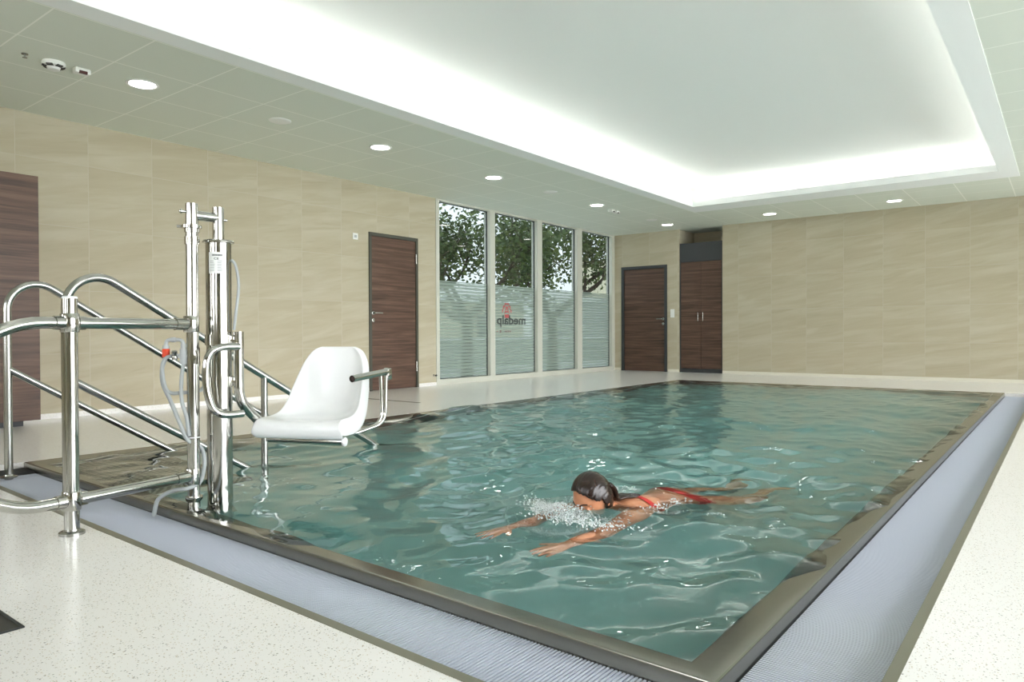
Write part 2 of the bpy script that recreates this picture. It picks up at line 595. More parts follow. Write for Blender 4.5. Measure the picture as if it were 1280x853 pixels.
# hidden light strips lying on the border, one per side
def strip(xa, xb, ya, yb, where):
    bm = BM()
    z = HC + LIP
    if xb - xa > yb - ya:
        box(bm, xa, xb, ya, yb, z + .014, z + .040)
    else:
        box(bm, xa, xb, ya, yb, z + .014, z + .040)
    o = link('cove_light', bm, M['led'])
    bm = BM()
    box(bm, xa - .004, xb + .004, ya - .008, yb + .008, z, z + .013)
    link('base_rail', bm, M['alu'], o)
    tag(o, 'light strip hidden above the ceiling border on the ' + where, 'light strip', 'cove light strips')
m_ = .06
strip(CO[0] + .03, CO[0] + .055, CI[2], CI[3], 'side of the glazing')
strip(CO[1] - .055, CO[1] - .03, CI[2], CI[3], 'side of the long pale grate')
strip(CI[0], CI[1], CO[2] + .03, CO[2] + .055, 'near end of the pool')
strip(CI[0], CI[1], CO[3] - .055, CO[3] - .03, 'far end above the wardrobe wall')

# baseboards
bm = BM()
for a, b_ in ((YF, 6.44), (7.384, 7.75)):
    box(bm, XL, XL + .012, a, b_, 0, .05)
structure('baseboard_left', bm, M['floor'])
bm = BM()
for a, b_ in ((XL + .012, -7.30), (-6.245, -6.01), (-5.126, XR)):
    box(bm, a, b_, YB - .012, YB, 0, .055)
structure('baseboard_back', bm, M['plain_wall'])

# ------------------------------------------------------------------ doors
def lever(parent, at, axis, ldir, nrm):
    """rosette + lever + key rosette; at = point on leaf, ldir = along lever, nrm = out of the door."""
    at, ldir, nrm = V(at), V(ldir), V(nrm)
    bm = BM()
    lathe(bm, [(0, .002), (.026, .002), (.026, .008), (.023, .010), (0, .010)], 24, axis_mat(at, nrm))
    tube(bm, fillet([at + nrm * .008, at + nrm * .055, at + nrm * .055 + ldir * .125], .018), .0095, 12)
    h = link('door_handle', bm, M['satin'], parent, True, 40)
    bm = BM()
    lathe(bm, [(0, .002), (.026, .002), (.026, .008), (.023, .010), (.009, .010), (.009, .006), (0, .006)], 24, axis_mat(at - V((0, 0, .097)), nrm))
    link('lock_rosette', bm, M['satin'], parent, True, 40)

d1 = empty('door_1', (XL, 6.912, 0)); tag(d1, 'dark walnut door in the beige left wall', 'door', kind='structure')
bm = BM()
w = .46
for s in (-1, 1):
    box(bm, -.12, .016, min(s * w, s * (w - .042)), max(s * w, s * (w - .042)), 0, 2.158)
box(bm, -.12, .016, -w + .042, w - .042, 2.112, 2.158)
link('door_frame', bm, M['frame'], d1)
bm = BM()
box(bm, -.045, .002, -w + .046, w - .046, .006, 2.108)
link('door_leaf', bm, M['door_y'], d1)
lever(d1, (.002, 6.523 - 6.912, 1.062), 'Y', (0, 1, 0), (1, 0, 0))
for z in (1.855, .305):
    bm = BM()
    tube(bm, [(.020, w - .044, z - .07), (.020, w - .044, z + .07)], .011, 12)
    link('hinge', bm, M['satin'], d1, True, 40)

d2 = empty('door_2', (-6.772, YB, 0)); tag(d2, 'dark walnut door in the end wall beside the glazing', 'door', kind='structure')
bm = BM()
w = .511
for s in (-1, 1):
    box(bm, min(s * w, s * (w - .055)), max(s * w, s * (w - .055)), -.016, .12, 0, 2.132)
box(bm, -w + .055, w - .055, -.016, .12, 2.075, 2.132)
link('door_frame', bm, M['black'], d2)
bm = BM()
box(bm, -w + .06, w - .06, .012, .055, .006, 2.07)
link('door_leaf', bm, M['door_x'], d2)
lever(d2, (-6.322 + 6.772 - .03, .012, 1.055), 'X', (-1, 0, 0), (0, -1, 0))

# ------------------------------------------------------------------ glazing, four windows
WIN = [(7.752, 7.822, 9.022, 9.085), (9.085, 9.147, 10.341, 10.415), (10.415, 10.488, 11.657, 11.743), (11.743, 11.829, 12.973, 13.095)]
win_objs = []
for i, (a, p0, p1, b_) in enumerate(WIN):
    wn = empty('window_%d' % (i + 1), (XL, (a + b_) / 2, 0))
    tag(wn, ['tall glazed bay next to the walnut door', 'tall glazed bay carrying the red and black sign', 'tall glazed bay with the second tree trunk', 'tall glazed bay in the corner of the room'][i], 'window', kind='structure')
    cy = (a + b_) / 2
    bm = BM()
    box(bm, -.12, .012, a - cy, p0 - cy, 0, HC)
    box(bm, -.12, .012, p1 - cy, b_ - cy, 0, HC)
    box(bm, -.12, .012, p0 - cy, p1 - cy, 0, .085)
    box(bm, -.12, .012, p0 - cy, p1 - cy, 2.775, HC)
    link('window_frame', bm, M['alu'], wn)
    bm = BM()
    g = .022
    box(bm, -.075, -.052, p0 - cy, p0 - cy + .008, .085, 2.775)
    box(bm, -.075, -.052, p1 - cy - .008, p1 - cy, .085, 2.775)
    box(bm, -.075, -.052, p0 - cy, p1 - cy, .085, .093)
    box(bm, -.075, -.052, p0 - cy, p1 - cy, 2.767, 2.775)
    link('gasket', bm, M['gasket'], wn)
    bm = BM()
    v = [bm.verts.new(q) for q in ((-.066, p0 - cy, .085), (-.066, p1 - cy, .085), (-.066, p1 - cy, 2.775), (-.066, p0 - cy, 2.775))]
    bm.faces.new(v)
    link('pane', bm, M['pane'], wn)
    bm = BM()
    ft = 1.585
    v = [bm.verts.new(q) for q in ((-.0652, p0 - cy, .093), (-.0652, p1 - cy, .093), (-.0652, p1 - cy, ft), (-.0652, p0 - cy, ft))]
    bm.faces.new(v)
    link('frosted_film', bm, M['frost'], wn)
    win_objs.append((wn, cy))

def text_mesh(txt, size, bold=0.0):
    cu = bpy.data.curves.new('lettering', 'FONT')
    cu.body = txt; cu.size = size; cu.offset = bold; cu.align_x = 'CENTER'; cu.resolution_u = 3
    o = bpy.data.objects.new('lettering', cu)
    COL.objects.link(o)
    dg = bpy.context.evaluated_depsgraph_get()
    dg.update()
    me = bpy.data.meshes.new_from_object(o.evaluated_get(dg))
    bpy.data.objects.remove(o)
    bpy.data.curves.remove(cu)
    return me

# the sign on the second bay, seen from behind so its word runs backwards
w2, cy2 = win_objs[1]
me = text_mesh('medalp', .215, .0045)
co = [v.co.copy() for v in me.vertices]
wx = max(c.x for c in co) - min(c.x for c in co)
sx = .80 / wx
for v, c in zip(me.vertices, co):
    v.co = V((-.064, 9.683 - cy2 - c.x * sx, .932 + c.y))
me.materials.append(P('black sign letters', s255(58, 64, 62), .6))
o = bpy.data.objects.new('lettering', me); COL.objects.link(o); o.parent = w2
bm = BM()
def poly(bm, pts, x=-.064):
    bm.faces.new([bm.verts.new((x, 9.551 - cy2 + p[0], 1.085 + p[1])) for p in pts])
for s in (-1, 1):
    q = lambda L_: [(s * a, b2) for a, b2 in L_]
    poly(bm, q([(0, .205), (.062, .205), (.062, .180), (0, .180)]))
    poly(bm, q([(.044, .180), (.062, .180), (.062, .158), (.044, .158)]))
    poly(bm, q([(.044, .158), (.105, .158), (.105, .136), (.036, .136)]))
    poly(bm, q([(.082, .136), (.105, .136), (.105, .096), (.082, .096)]))
    poly(bm, q([(.098, .096), (.130, .096), (.130, .040), (.108, .040)]))
    poly(bm, q([(0, .150), (.020, .150), (.072, .022), (.050, .022), (0, .118)]))
poly(bm, [(-.022, .070), (.022, .070), (.034, .045), (-.034, .045)])
poly(bm, [(-.06, .015), (.06, .015), (.06, -.045), (-.06, -.045)])
poly(bm, [(-.27, -.265), (-.255, -.265), (-.255, -.285), (-.27, -.285)])
link('sign_emblem', bm, P('red sign emblem', s255(176, 84, 84), .6), w2)
bm = BM()
for k in range(4):
    poly(bm, [(-.06 + k * .045, -.262), (-.03 + k * .045, -.262), (-.03 + k * .045, -.288), (-.06 + k * .045, -.288)])
poly(bm, [(-.195, -.255), (-.155, -.255), (-.155, -.295), (-.195, -.295)])
link('sign_small_marks', bm, P('dark sign marks', s255(110, 84, 82), .6), w2)

# added daylight windows behind the viewpoint and on the right: frames and clear panes
def added_window(name, rect, axis, fixed, n, label):
    a0, a1, z0, z1 = rect
    r_ = empty(name, (0, 0, 0)); tag(r_, label, 'window', kind='structure')
    def bx(bm, u0, u1, w0, w1, zz0, zz1):
        if axis == 'X': box(bm, u0, u1, w0, w1, zz0, zz1)
        else: box(bm, w0, w1, u0, u1, zz0, zz1)
    bm = BM()
    f0, f1 = fixed
    bx(bm, a0, a1, f0, f1, z0, z0 + .06); bx(bm, a0, a1, f0, f1, z1 - .06, z1)
    for k in range(n + 1):
        u = a0 + (a1 - a0 - .06) * k / n
        bx(bm, u, u + .06, f0, f1, z0 + .06, z1 - .06)
    link('window_frame', bm, M['alu'], r_)
    bm = BM()
    m = (f0 + f1) / 2
    pts = ((a0, m), (a1, m))
    if axis == 'X': q = [(a0, m, z0), (a1, m, z0), (a1, m, z1), (a0, m, z1)]
    else: q = [(m, a0, z0), (m, a1, z0), (m, a1, z1), (m, a0, z1)]
    bm.faces.new([bm.verts.new(p) for p in q])
    link('pane', bm, M['clear'], r_)
for k, w_ in enumerate(WF):
    added_window('window_%d' % (k + 5), w_, 'X', (YF - .12, YF - .06), 1, 'added daylight window %s in the wall facing the pool' % ('nearest the cupboard', 'in the middle', 'nearest the right wall')[k])
added_window('window_8', WR, 'Y', (XR + .06, XR + .12), 7, 'row of added daylight windows along the right deck')

# ------------------------------------------------------------------ wardrobe in the niche, tall cupboard on the left
wd = empty('wardrobe', (-5.568, YB + .02, 0), 0, 'dark walnut two door wardrobe set in the niche of the end wall', 'wardrobe')
bm = BM()
box(bm, -.437, -.412, 0, .6, .0, 2.52)
box(bm, .412, .437, 0, .6, .0, 2.52)
box(bm, -.412, .412, .03, .6, .0, .075)
box(bm, -.412, .412, .56, .6, .075, 2.5)
box(bm, -.412, .412, .0, .6, 2.155, 2.52)
link('carcass', bm, M['black'], wd)
for s in (-1, 1):
    bm = BM()
    box(bm, min(s * .002, s * .410), max(s * .002, s * .410), .004, .026, .08, 2.150, bev=.002)
    dl = link('door', bm, M['door_x'], wd)
    bm = BM()
    tube(bm, fillet([(s * .050, .004, 1.0), (s * .050, -.028, 1.0), (s * .050, -.028, 1.17), (s * .050, .004, 1.17)], .012, 5), .006, 10)
    link('handle', bm, M['satin'], dl, True, 40)

cb = empty('tall_cupboard', (-7.2, 1.9, 0), 0, 'tall walnut cupboard against the left wall behind the steel handrails', 'cupboard')
bm = BM()
box(bm, -.25, .228, -.45, .457, .06, 2.133)
link('carcass', bm, M['door_y'], cb)
bm = BM()
box(bm, .230, .252, -.45, .457, .052, 2.135, bev=.002)
link('door', bm, M['door_y'], cb)
bm = BM()
box(bm, -.25, .15, -.43, .36, 0, .06)
link('plinth', bm, M['black'], cb)

# ------------------------------------------------------------------ switches and small wall things
def plate(name, loc, rz, label, cat):
    o = empty(name, loc, rz, label, cat)
    bm = BM(); box(bm, -.043, .043, -.012, 0, -.043, .043, bev=.004)
    link('cover', bm, M['plate'], o)
    return o
th = plate('room_thermostat', (XL, 6.221, 2.072), PI / 2, 'small white square thermostat high on the wall by the walnut door', 'thermostat')
bm = BM(); box(bm, -.020, .020, -.016, -.011, -.018, .018, bev=.003); link('button', bm, M['grey_pl'], th)
sw = empty('light_switch', (-6.145, YB, 1.16), 0, 'white double light switch between walnut door and wardrobe', 'switch')
bm = BM(); box(bm, -.043, .043, -.011, 0, -.083, .083, bev=.004); link('cover', bm, M['plate'], sw)
for dz in (-.038, .038):
    bm = BM(); box(bm, -.026, .026, -.017, -.010, dz - .026, dz + .026, bev=.004); link('rocker', bm, M['whitem'], sw)
ds = empty('door_stop', (XL, 7.70, .155), 0, 'small steel door stop low on the wall at the foot of the glazing', 'door stop')
bm = BM(); lathe(bm, [(0, 0), (.016, 0), (.016, .004), (.008, .006), (.008, .045), (0, .045)], 16, axis_mat((0, 0, 0), (1, 0, 0))); link('stem', bm, M['satin'], ds, True, 40)
bm = BM(); lathe(bm, [(0, .045), (.014, .045), (.014, .060), (0, .062)], 16, axis_mat((0, 0, 0), (1, 0, 0))); link('rubber_tip', bm, M['gasket'], ds, True, 40)

# ------------------------------------------------------------------ ceiling fixtures
def make_downlight():
    o = empty('downlight')
    bm = BM()
    lathe(bm, [(.100, .0), (.122, .0), (.124, -.006), (.118, -.010), (.104, -.009), (.094, .0), (.090, .03), (.100, .03)], 36)
    link('trim_ring', bm, M['whitem'], o, True, 50)
    bm = BM()
    lathe(bm, [(0, -.0045), (.088, -.0040), (.0945, -.0035), (.0945, 0), (0, 0)], 36)
    link('lens', bm, M['lens'], o, True, 50)
    bm = BM()
    lathe(bm, [(.058, -.004), (.066, -.0075), (.071, -.004)], 36)
    link('reflector_ring', bm, M['alu'], o, True, 50)
    return o
dl0 = make_downlight()
spots = [(-5.889, 2.745, 'round lit downlight beside the two ceiling detectors above the lift'),
         (-5.875, 5.261, 'round lit downlight in front of the walnut door of the left wall'),
         (-5.873, 7.193, 'round lit downlight above the start of the glazing'),
         (-5.868, 9.762, 'round lit downlight beside the small twin ceiling sensors'),
         (-5.900, 12.361, 'round lit downlight in front of the corner walnut door'),
         (-4.004, 12.343, 'round lit downlight just right of the wardrobe niche'),
         (-2.097, 12.322, 'round lit downlight farthest right along the end wall')]
# unseen copies of the lamp added over the right deck for more light
for y in (4.8, 7.4, 10.0):
    spots.append((1.35, y, 'added unseen downlight over the right deck, %s from the near end' % {4.8: 'first', 7.4: 'second', 10.0: 'third'}[y]))
for i, (x, y, lb) in enumerate(spots):
    o = dl0 if i == 0 else copy_tree(dl0)
    o.location = (x, y, HC)
    tag(o, lb, 'downlight', 'lit ceiling downlights')

def make_cover():
    o = empty('ceiling_speaker')
    bm = BM()
    lathe(bm, [(0, -.012), (.05, -.012), (.09, -.009), (.102, -.004), (.105, .002), (0, .002)], 32)
    link('grille', bm, M['whitem'], o, True, 50)
    return o
cv0 = make_cover()
for i, (x, y, lb) in enumerate([(-5.888, 4.019, 'flat round white ceiling disc between the first two downlights'),
                                (-5.837, 8.433, 'flat round white ceiling disc above the middle of the glazing'),
                                (-5.866, 11.663, 'flat round white ceiling disc near the corner downlight')]):
    o = cv0 if i == 0 else copy_tree(cv0)
    o.location = (x, y, HC)
    tag(o, lb, 'ceiling disc', 'white ceiling discs')

sd = empty('smoke_detector', (-5.936, 2.122, HC), 0, 'white domed smoke detector with dark slots near the ceiling edge', 'smoke detector')
bm = BM(); lathe(bm, [(0, 0), (.075, 0), (.078, -.012), (.072, -.030), (.045, -.038), (.040, -.055), (.022, -.062), (0, -.062)], 32)
link('housing', bm, M['whitem'], sd, True, 40)
for k in range(6):
    bm = BM(); a = k * PI / 3 + .3
    mt = Matrix.Rotation(a, 4, 'Z')
    box(bm, .050, .0735, -.022, .022, -.0325, -.0285)
    box(bm, .044, .064, -.022, .022, -.0385, -.0345)
    bmesh.ops.transform(bm, matrix=mt, verts=bm.verts)
    link('vent_slot', bm, M['slot'], sd)
ms = empty('motion_sensor', (-5.913, 2.304, HC), 0, 'white boxy sensor with dark red window beside the smoke detector', 'sensor')
bm = BM(); box(bm, -.035, .035, -.055, .055, -.042, 0, bev=.010); link('housing', bm, M['whitem'], ms, True, 40)
bm = BM(); box(bm, .020, .038, -.030, .030, -.046, -.022, bev=.005); link('sensor_window', bm, P('dark red lens', s255(70, 24, 20), .3), ms)
sp = empty('sprinkler_head', (-5.912, 1.929, HC), 0, 'tiny sprinkler head between ceiling edge and smoke detector', 'sprinkler')
bm = BM(); lathe(bm, [(0, 0), (.022, 0), (.022, -.006), (.007, -.008), (.006, -.025), (.016, -.027), (.016, -.030), (0, -.030)], 20)
link('nozzle', bm, M['satin'], sp, True, 40)
for dx, dy, lb in ((-5.895, 10.28, 'nearer white box of the twin ceiling sensors by the glazing'), (-5.905, 10.44, 'farther white box of the twin ceiling sensors by the glazing')):
    o = empty('ceiling_sensor', (dx, dy, HC), 0, lb, 'sensor', 'twin ceiling sensors')
    bm = BM(); box(bm, -.045, .045, -.055, .055, -.04, 0, bev=.012); link('housing', bm, M['whitem'], o, True, 40)
    bm = BM(); box(bm, .030, .047, -.025, .025, -.043, -.022, bev=.004); link('sensor_window', bm, M['slot'], o)

# ------------------------------------------------------------------ pool basin (stainless), gutter, strips
PD = -1.36
def quad(u):
    nl, nr = V((PL + u, rim_y(PL) + u)), V((PR - u, rim_y(PR) + u))
    return [nl, nr, V((PR - u, PB - u)), V((PL + u, PB - u))]
prof = [(0, -.22), (0, -.006), (.002, -.002), (.006, 0), (.012, -.0005), (.045, -.006), (.092, -.0145), (.103, -.018), (.110, -.026), (.113, -.04), (.113, PD)]
bm = BM()
rings = [[bm.verts.new((p.x, p.y, z)) for p in quad(u)] for u, z in prof]
for i, (a, b_) in enumerate(zip(rings[:-1], rings[1:])):
    for k in range(4):
        f = bm.faces.new((a[k], a[(k + 1) % 4], b_[(k + 1) % 4], b_[k]))
        f.material_index = 0 if i < len(prof) - 2 else 1
f = bm.faces.new(rings[-1]); f.material_index = 1
bmesh.ops.recalc_face_normals(bm, faces=bm.faces)
for f in bm.faces:
    if f.normal.z < -.5: f.normal_flip()
basin = structure('pool_basin', bm, [M['coping'], M['lining']], label='rectangular stainless steel pool basin with brushed rim', smooth=True)
basin.data.set_sharp_from_angle(angle=math.radians(28))
bm = BM()
prism(bm, [(PL - .0, strip_y(PL)), (TR, strip_y(TR)), (TR, PB), (PR, PB), (PR, rim_y(PR)), (PL, rim_y(PL))], -.23, -.20)
link('gutter_channel', bm, M['chan'], basin)
bm = BM()
for (u0, u1, z0, z1) in ((.1125, .122, -.105, -.088),):
    a_, c_ = quad(u0), quad(u1)
    for k in range(4):
        k2 = (k + 1) % 4
        q = [bm.verts.new((p.x, p.y, z)) for p, z in ((a_[k], z1), (a_[k2], z1), (c_[k2], z1), (c_[k], z1), (a_[k], z0), (a_[k2], z0), (c_[k2], z0), (c_[k], z0))]
        bm.faces.new(q[:4]); bm.faces.new((q[3], q[2], q[6], q[7])); bm.faces.new(q[4:])
link('wall_bead', bm, P('bright weld bead', (.80, .79, .72), .4, .3), basin)
bm = BM()
prism(bm, [(PL, strip_y(PL)), (TR, strip_y(TR)), (TR, strip_y(TR) + .030), (PL, strip_y(PL) + .030)], -.05, .0015)
structure('trim_2', bm, M['trim'], label='olive steel strip along the near grate')
bm = BM()
prism(bm, [(TR - .028, strip_y(TR) + .03), (TR, strip_y(TR) + .03), (TR, PB), (TR - .028, PB)], -.05, .0015)
structure('trim_3', bm, M['trim'], label='olive steel strip along the right grate')

# overflow grates: slats across the gutter plus ribs underneath
def slat(bm, a, b_, z0, z1, hw):
    d = (b_ - a).normalized(); n = V((-d.y, d.x)) * hw
    q = [a - n, b_ - n, b_ + n, a + n]
    lo = [bm.verts.new((p.x, p.y, z0)) for p in q]
    hi = [bm.verts.new((a.x + (p.x - a.x) * 1, p.y, z1)) for p in q]
    bm.faces.new(hi)
    for i in range(4):
        bm.faces.new((lo[i], lo[(i + 1) % 4], hi[(i + 1) % 4], hi[i]))
GZ = -.042
bm = BM()
pitch = .0112
x = -.325
k = 0
while x > -4.70:
    slat(bm, V((x, strip_y(x) + .034)), V((x, rim_y(x) - .006)), GZ - .022, GZ, .0031)
    x -= pitch
for t in (.12, .37, .63, .88):
    def ry(x): return strip_y(x) + .034 + t * (rim_y(x) - strip_y(x) - .04)
    xa, xb = -.32, -4.70
    slat(bm, V((xa, ry(xa))), V((xb, ry(xb))), GZ - .022, GZ - .004, .006)
gr = link('overflow_grate', bm, M['grate'])
tag(gr, 'pale slatted overflow grate running along the near pool edge under the lift barrier', 'grate', 'pale overflow grates')
bm = BM()
x = -4.712
while x > -4.83:
    slat(bm, V((x, strip_y(x) + .034)), V((x, rim_y(x) - .006)), GZ - .022, GZ, .0031)
    x -= pitch
for t in (.12, .37, .63, .88):
    def ry(x): return strip_y(x) + .034 + t * (rim_y(x) - strip_y(x) - .04)
    slat(bm, V((-4.71, ry(-4.71))), V((-4.83, ry(-4.83))), GZ - .022, GZ - .004, .006)
gr = link('overflow_grate', bm, M['grate'])
tag(gr, 'short pale grate section under the outer handrail post at the pool corner', 'grate', 'pale overflow grates')
bm = BM()
x = -4.845
while x > PL + .015:
    slat(bm, V((x, strip_y(x) + .034)), V((x, rim_y(x) - .006)), GZ - .02, GZ + .012, .0028)
    x -= .022
for k in range(12):
    t = .03 + .085 * k
    def ry(x): return strip_y(x) + .034 + t * (rim_y(x) - strip_y(x) - .04)
    slat(bm, V((-4.84, ry(-4.84))), V((PL + .015, ry(PL + .015))), GZ - .02, GZ + .010, .0028)
gc = link('gutter_cover', bm, M['chan']); tag(gc, 'small dark mesh gutter cover at the outer corner of the pool', 'gutter cover')
bm = BM()
y = strip_y(TR) + .05
while y < PB - .03:
    xi = PR + .006 if y > rim_y(PR) else -.32
    if y > rim_y(PR) - .0:
        slat(bm, V((TR - .032, y)), V((PR + .006, y)), GZ - .022, GZ, .0031)
    y += pitch
for t in (.12, .37, .63, .88):
    xx = TR - .032 + t * (PR + .006 - TR + .032)
    slat(bm, V((xx, rim_y(PR))), V((xx, PB - .03)), GZ - .022, GZ - .004, .006)
gr = link('overflow_grate', bm, M['grate'])
tag(gr, 'long pale slatted overflow grate along the right pool edge', 'grate', 'pale overflow grates')

# steps down into the pool at the near left corner
bm = BM()
SX0, SX1 = PL + .113, -3.86
ys = rim_y(PL) + .05
treads = [(ys, 2.10, -.11), (2.10, 2.40, -.29), (2.40, 2.70, -.47), (2.70, 3.0, -.65), (3.0, 3.3, -.83), (3.3, 3.6, -1.01), (3.6, 3.9, -1.19)]
for a, b_, z in treads:
    box(bm, SX0, SX1, a, b_, PD, z)
st = link('pool_steps', bm, M['step']); tag(st, 'dimpled steel steps under water in the near left pool corner', 'steps', kind='structure')

# unseen round lamps, added in right and near pool walls to brighten the water
lamp_m = P('added underwater lens', (1, 1, 1), .3, emit=(1.0, 1.0, .95), estr=13.0)
for i, (px_, py_, d_, lb) in enumerate([(PR - .113, 3.0, (-1, 0, 0), 'first lamp in the right pool wall below the swimmer'), (PR - .113, 6.2, (-1, 0, 0), 'middle lamp in the right pool wall'),
                                       (-1.5, rim_y(-1.5) + .113, (0, 1, 0), 'lamp in the near pool wall below the hands')]):
    o = empty('added_underwater_lamp', (px_, py_, -.70), 0, 'added unseen round underwater ' + lb, 'pool lamp', 'added underwater pool lamps')
    bm = BM(); lathe(bm, [(.11, 0), (.14, 0), (.14, .012), (.11, .016)], 32, axis_mat((0, 0, 0), d_)); link('trim_ring', bm, M['satin'], o, True, 40)
    bm = BM(); lathe(bm, [(0, .012), (.08, .010), (.11, .004), (.11, 0), (0, 0)], 32, axis_mat((0, 0, 0), d_)); link('lens', bm, lamp_m, o, True, 40)

# ------------------------------------------------------------------ water
def level(X, Y):
    h = np.full_like(X, -.0085)
    rg = np.random.default_rng(11)
    for i in range(30):
        lam = .16 * (1.9 / .16) ** (i / 29.0)
        th = rg.uniform(0, 2 * PI)
        a = .0046 * (lam / .6) ** .85 * (1.35 if lam < .4 else 1.0)
        k = 2 * PI / lam
        ph = rg.uniform(0, 2 * PI)
        env = .65 + .35 * np.sin(X * rg.uniform(.5, 1.3) + Y * rg.uniform(.5, 1.3) + rg.uniform(0, 6))
        h += a * env * np.sin(k * (X * math.cos(th) + Y * math.sin(th)) + ph + .6 * np.sin(1.7 * X + ph) + .5 * np.sin(1.3 * Y - ph)) * .62
    # wake rings around the swimmer
    d = np.hypot(X + 1.62, Y - 2.8)
    wob = .8 * np.sin(2.3 * X + 1.1 * Y) + .7 * np.sin(3.1 * Y - 1.9 * X + 2) + .4 * np.sin(7.3 * X + 4.1 * Y)
    h += .0055 * np.exp(-((d - .55) / .3) ** 2) * np.sin(2 * PI * d / .37 + wob)
    h += .0045 * np.exp(-((d - 1.2) / .5) ** 2) * np.sin(2 * PI * d / .45 + 1 + 1.4 * wob)
    # bow wave in front of the face, trough between the arms
    h += .020 * np.exp(-(((X + 1.72) / .22) ** 2 + ((Y - 2.58) / .10) ** 2))
    # churned water behind
    h += .006 * np.exp(-(((X + 1.9) / .6) ** 2 + ((Y - 3.9) / .8) ** 2)) * np.sin(19 * X + 7 * Y) * np.sin(17 * Y - 5 * X)
    # slow heave: low at the near right corner, brimming at the left
    h += -.014 * np.exp(-(((X + .7) / 1.3) ** 2 + ((Y - 1.5) / 1.5) ** 2))
    h += .0045 * np.exp(-(((X + 4.4) / 1.6) ** 2 + ((Y - 1.6) / 1.2) ** 2))
    return h
nx, ny = 190, 400
ys_ = np.linspace(0, 1, ny) ** 1.0
V0 = []
e = .003
for j in range(ny):
    for i in range(nx):
        x = PL + e + (PR - PL - 2 * e) * i / (nx - 1)
        yb0 = rim_y(x) + e
        V0.append((x, yb0 + (PB - e - yb0) * (j / (ny - 1)) ** 1.25))
V0 = np.array(V0)
hz = level(V0[:, 0], V0[:, 1])
# calm the very edge so it never spills over the floor
edge = np.minimum.reduce([V0[:, 0] - PL, PR - V0[:, 0], PB - V0[:, 1], V0[:, 1] - (1.511 - .0212 * V0[:, 0])])
cap_ = np.where(edge < .05, -.0012, .05)
hz = np.minimum(hz, cap_)
verts = [(a, b_, c) for (a, b_), c in zip(V0.tolist(), hz.tolist())]
faces = []
for j in range(ny - 1):
    for i in range(nx - 1):
        a = j * nx + i
        faces.append((a, a + 1, a + nx + 1, a + nx))
loop = [i for i in range(nx)] + [j * nx + nx - 1 for j in range(1, ny)] + [(ny - 1) * nx + i for i in range(nx - 2, -1, -1)] + [j * nx for j in range(ny - 2, 0, -1)]
nb = len(verts)
for i in loop:
    verts.append((verts[i][0], verts[i][1], PD - .02))
L_ = len(loop)
for k in range(L_):
    k2 = (k + 1) % L_
    faces.append((loop[k2], loop[k], nb + k, nb + k2))
faces.append(tuple(nb + k for k in range(L_ - 1, -1, -1)))
me = bpy.data.meshes.new('pool_water')
me.from_pydata(verts, [], faces)
me.materials.append(M['water'])
for p in me.polygons[:(nx - 1) * (ny - 1)]:
    p.use_smooth = True
wt = bpy.data.objects.new('pool_water', me); COL.objects.link(wt)
tag(wt, 'rippled teal water filling the pool', 'water', kind='structure')

# ------------------------------------------------------------------ floor drains
fd = empty('floor_drain', (-2.35, .570, 0), 0, 'dark square floor drain in the near left corner of the deck', 'drain')
bm = BM(); box(bm, -.16, .16, -.13, .13, .0003, .002); link('drain_pan', bm, M['slot'], fd)
bm = BM()
for s in ((-.16, .16, .122, .13), (-.16, .16, -.13, -.122), (-.16, -.152, -.122, .122), (.152, .16, -.122, .122)):
    box(bm, s[0], s[1], s[2], s[3], .001, .004)
link('drain_frame', bm, M['gasket'], fd)
for (x0, x1, y, lb) in ((-6.62, -5.74, 5.70, 'thin dark slot drain in the deck in front of the left walnut door'), ):
    o = empty('slot_drain', ((x0 + x1) / 2, y, 0), 0, lb, 'drain')
    bm = BM(); box(bm, -(x1 - x0) / 2, (x1 - x0) / 2, -.012, .012, .0003, .0025); link('slot', bm, M['slot'], o)
    bm = BM()
    for s in (-1, 1): box(bm, -(x1 - x0) / 2, (x1 - x0) / 2, min(s * .012, s * .018), max(s * .012, s * .018), .0003, .003)
    link('slot_edge', bm, M['trim'], o)

# ------------------------------------------------------------------ stair handrails
def handrail(x, yb, zmid0, ztop_at, slope, y_end_top, y_end_mid, label, mid_post=None):
    o = empty('handrail', (x, yb, 0), 0, label, 'handrail', 'steel handrails of the pool steps')
    R = .0215
    ztop = ztop_at                      # where the sloping line would meet the post
    bm = BM()
    ye = y_end_top - yb
    pts = fillet([(0, 0, -.20), (0, 0, ztop), (0, ye, ztop - slope * ye)], .15, 12)
    tube(bm, pts, R, 18)
    link('top_rail', bm, M['satin'], o, True, 40)
    bm = BM()
    ye = y_end_mid - yb
    tube(bm, [(0, .004, zmid0), (0, ye, zmid0 - slope * ye)], R * .93, 18)
    link('mid_rail', bm, M['satin'], o, True, 40)
    if mid_post:
        yp = mid_post - yb
        bm = BM()
        tube(bm, [(0, yp, ztop - slope * yp - .01), (0, yp, -.60)], R * .93, 18)
        link('post', bm, M['satin'], o, True, 40)
    bm = BM()
    lathe(bm, [(R + .001, -.030), (R + .022, -.030), (R + .022, -.024), (R + .004, -.020), (R + .001, -.012)], 24)
    link('foot_flange', bm, M['satin'], o, True, 40)
    return o
handrail(-4.75, 1.448, .585, 1.195, .625, 3.75, 2.95, 'steel pool step handrail farther from the lift, its post on the corner grate')
handrail(-3.87, 1.425, .568, 1.185, .605, 3.80, 2.95, 'steel pool step handrail right behind the lift, its mid post standing in the water', 2.517)

# ------------------------------------------------------------------ pool lift
lift = empty('pool_lift', (-3.156, 1.68, 0), .6598, 'polished steel pool lift with white seat standing over the near left pool edge', 'pool lift')
CH = M['chrome']
def part(name, bm, mat=CH, parent=lift, smooth=True, ang=40):
    return link(name, bm, mat, parent, smooth, ang)

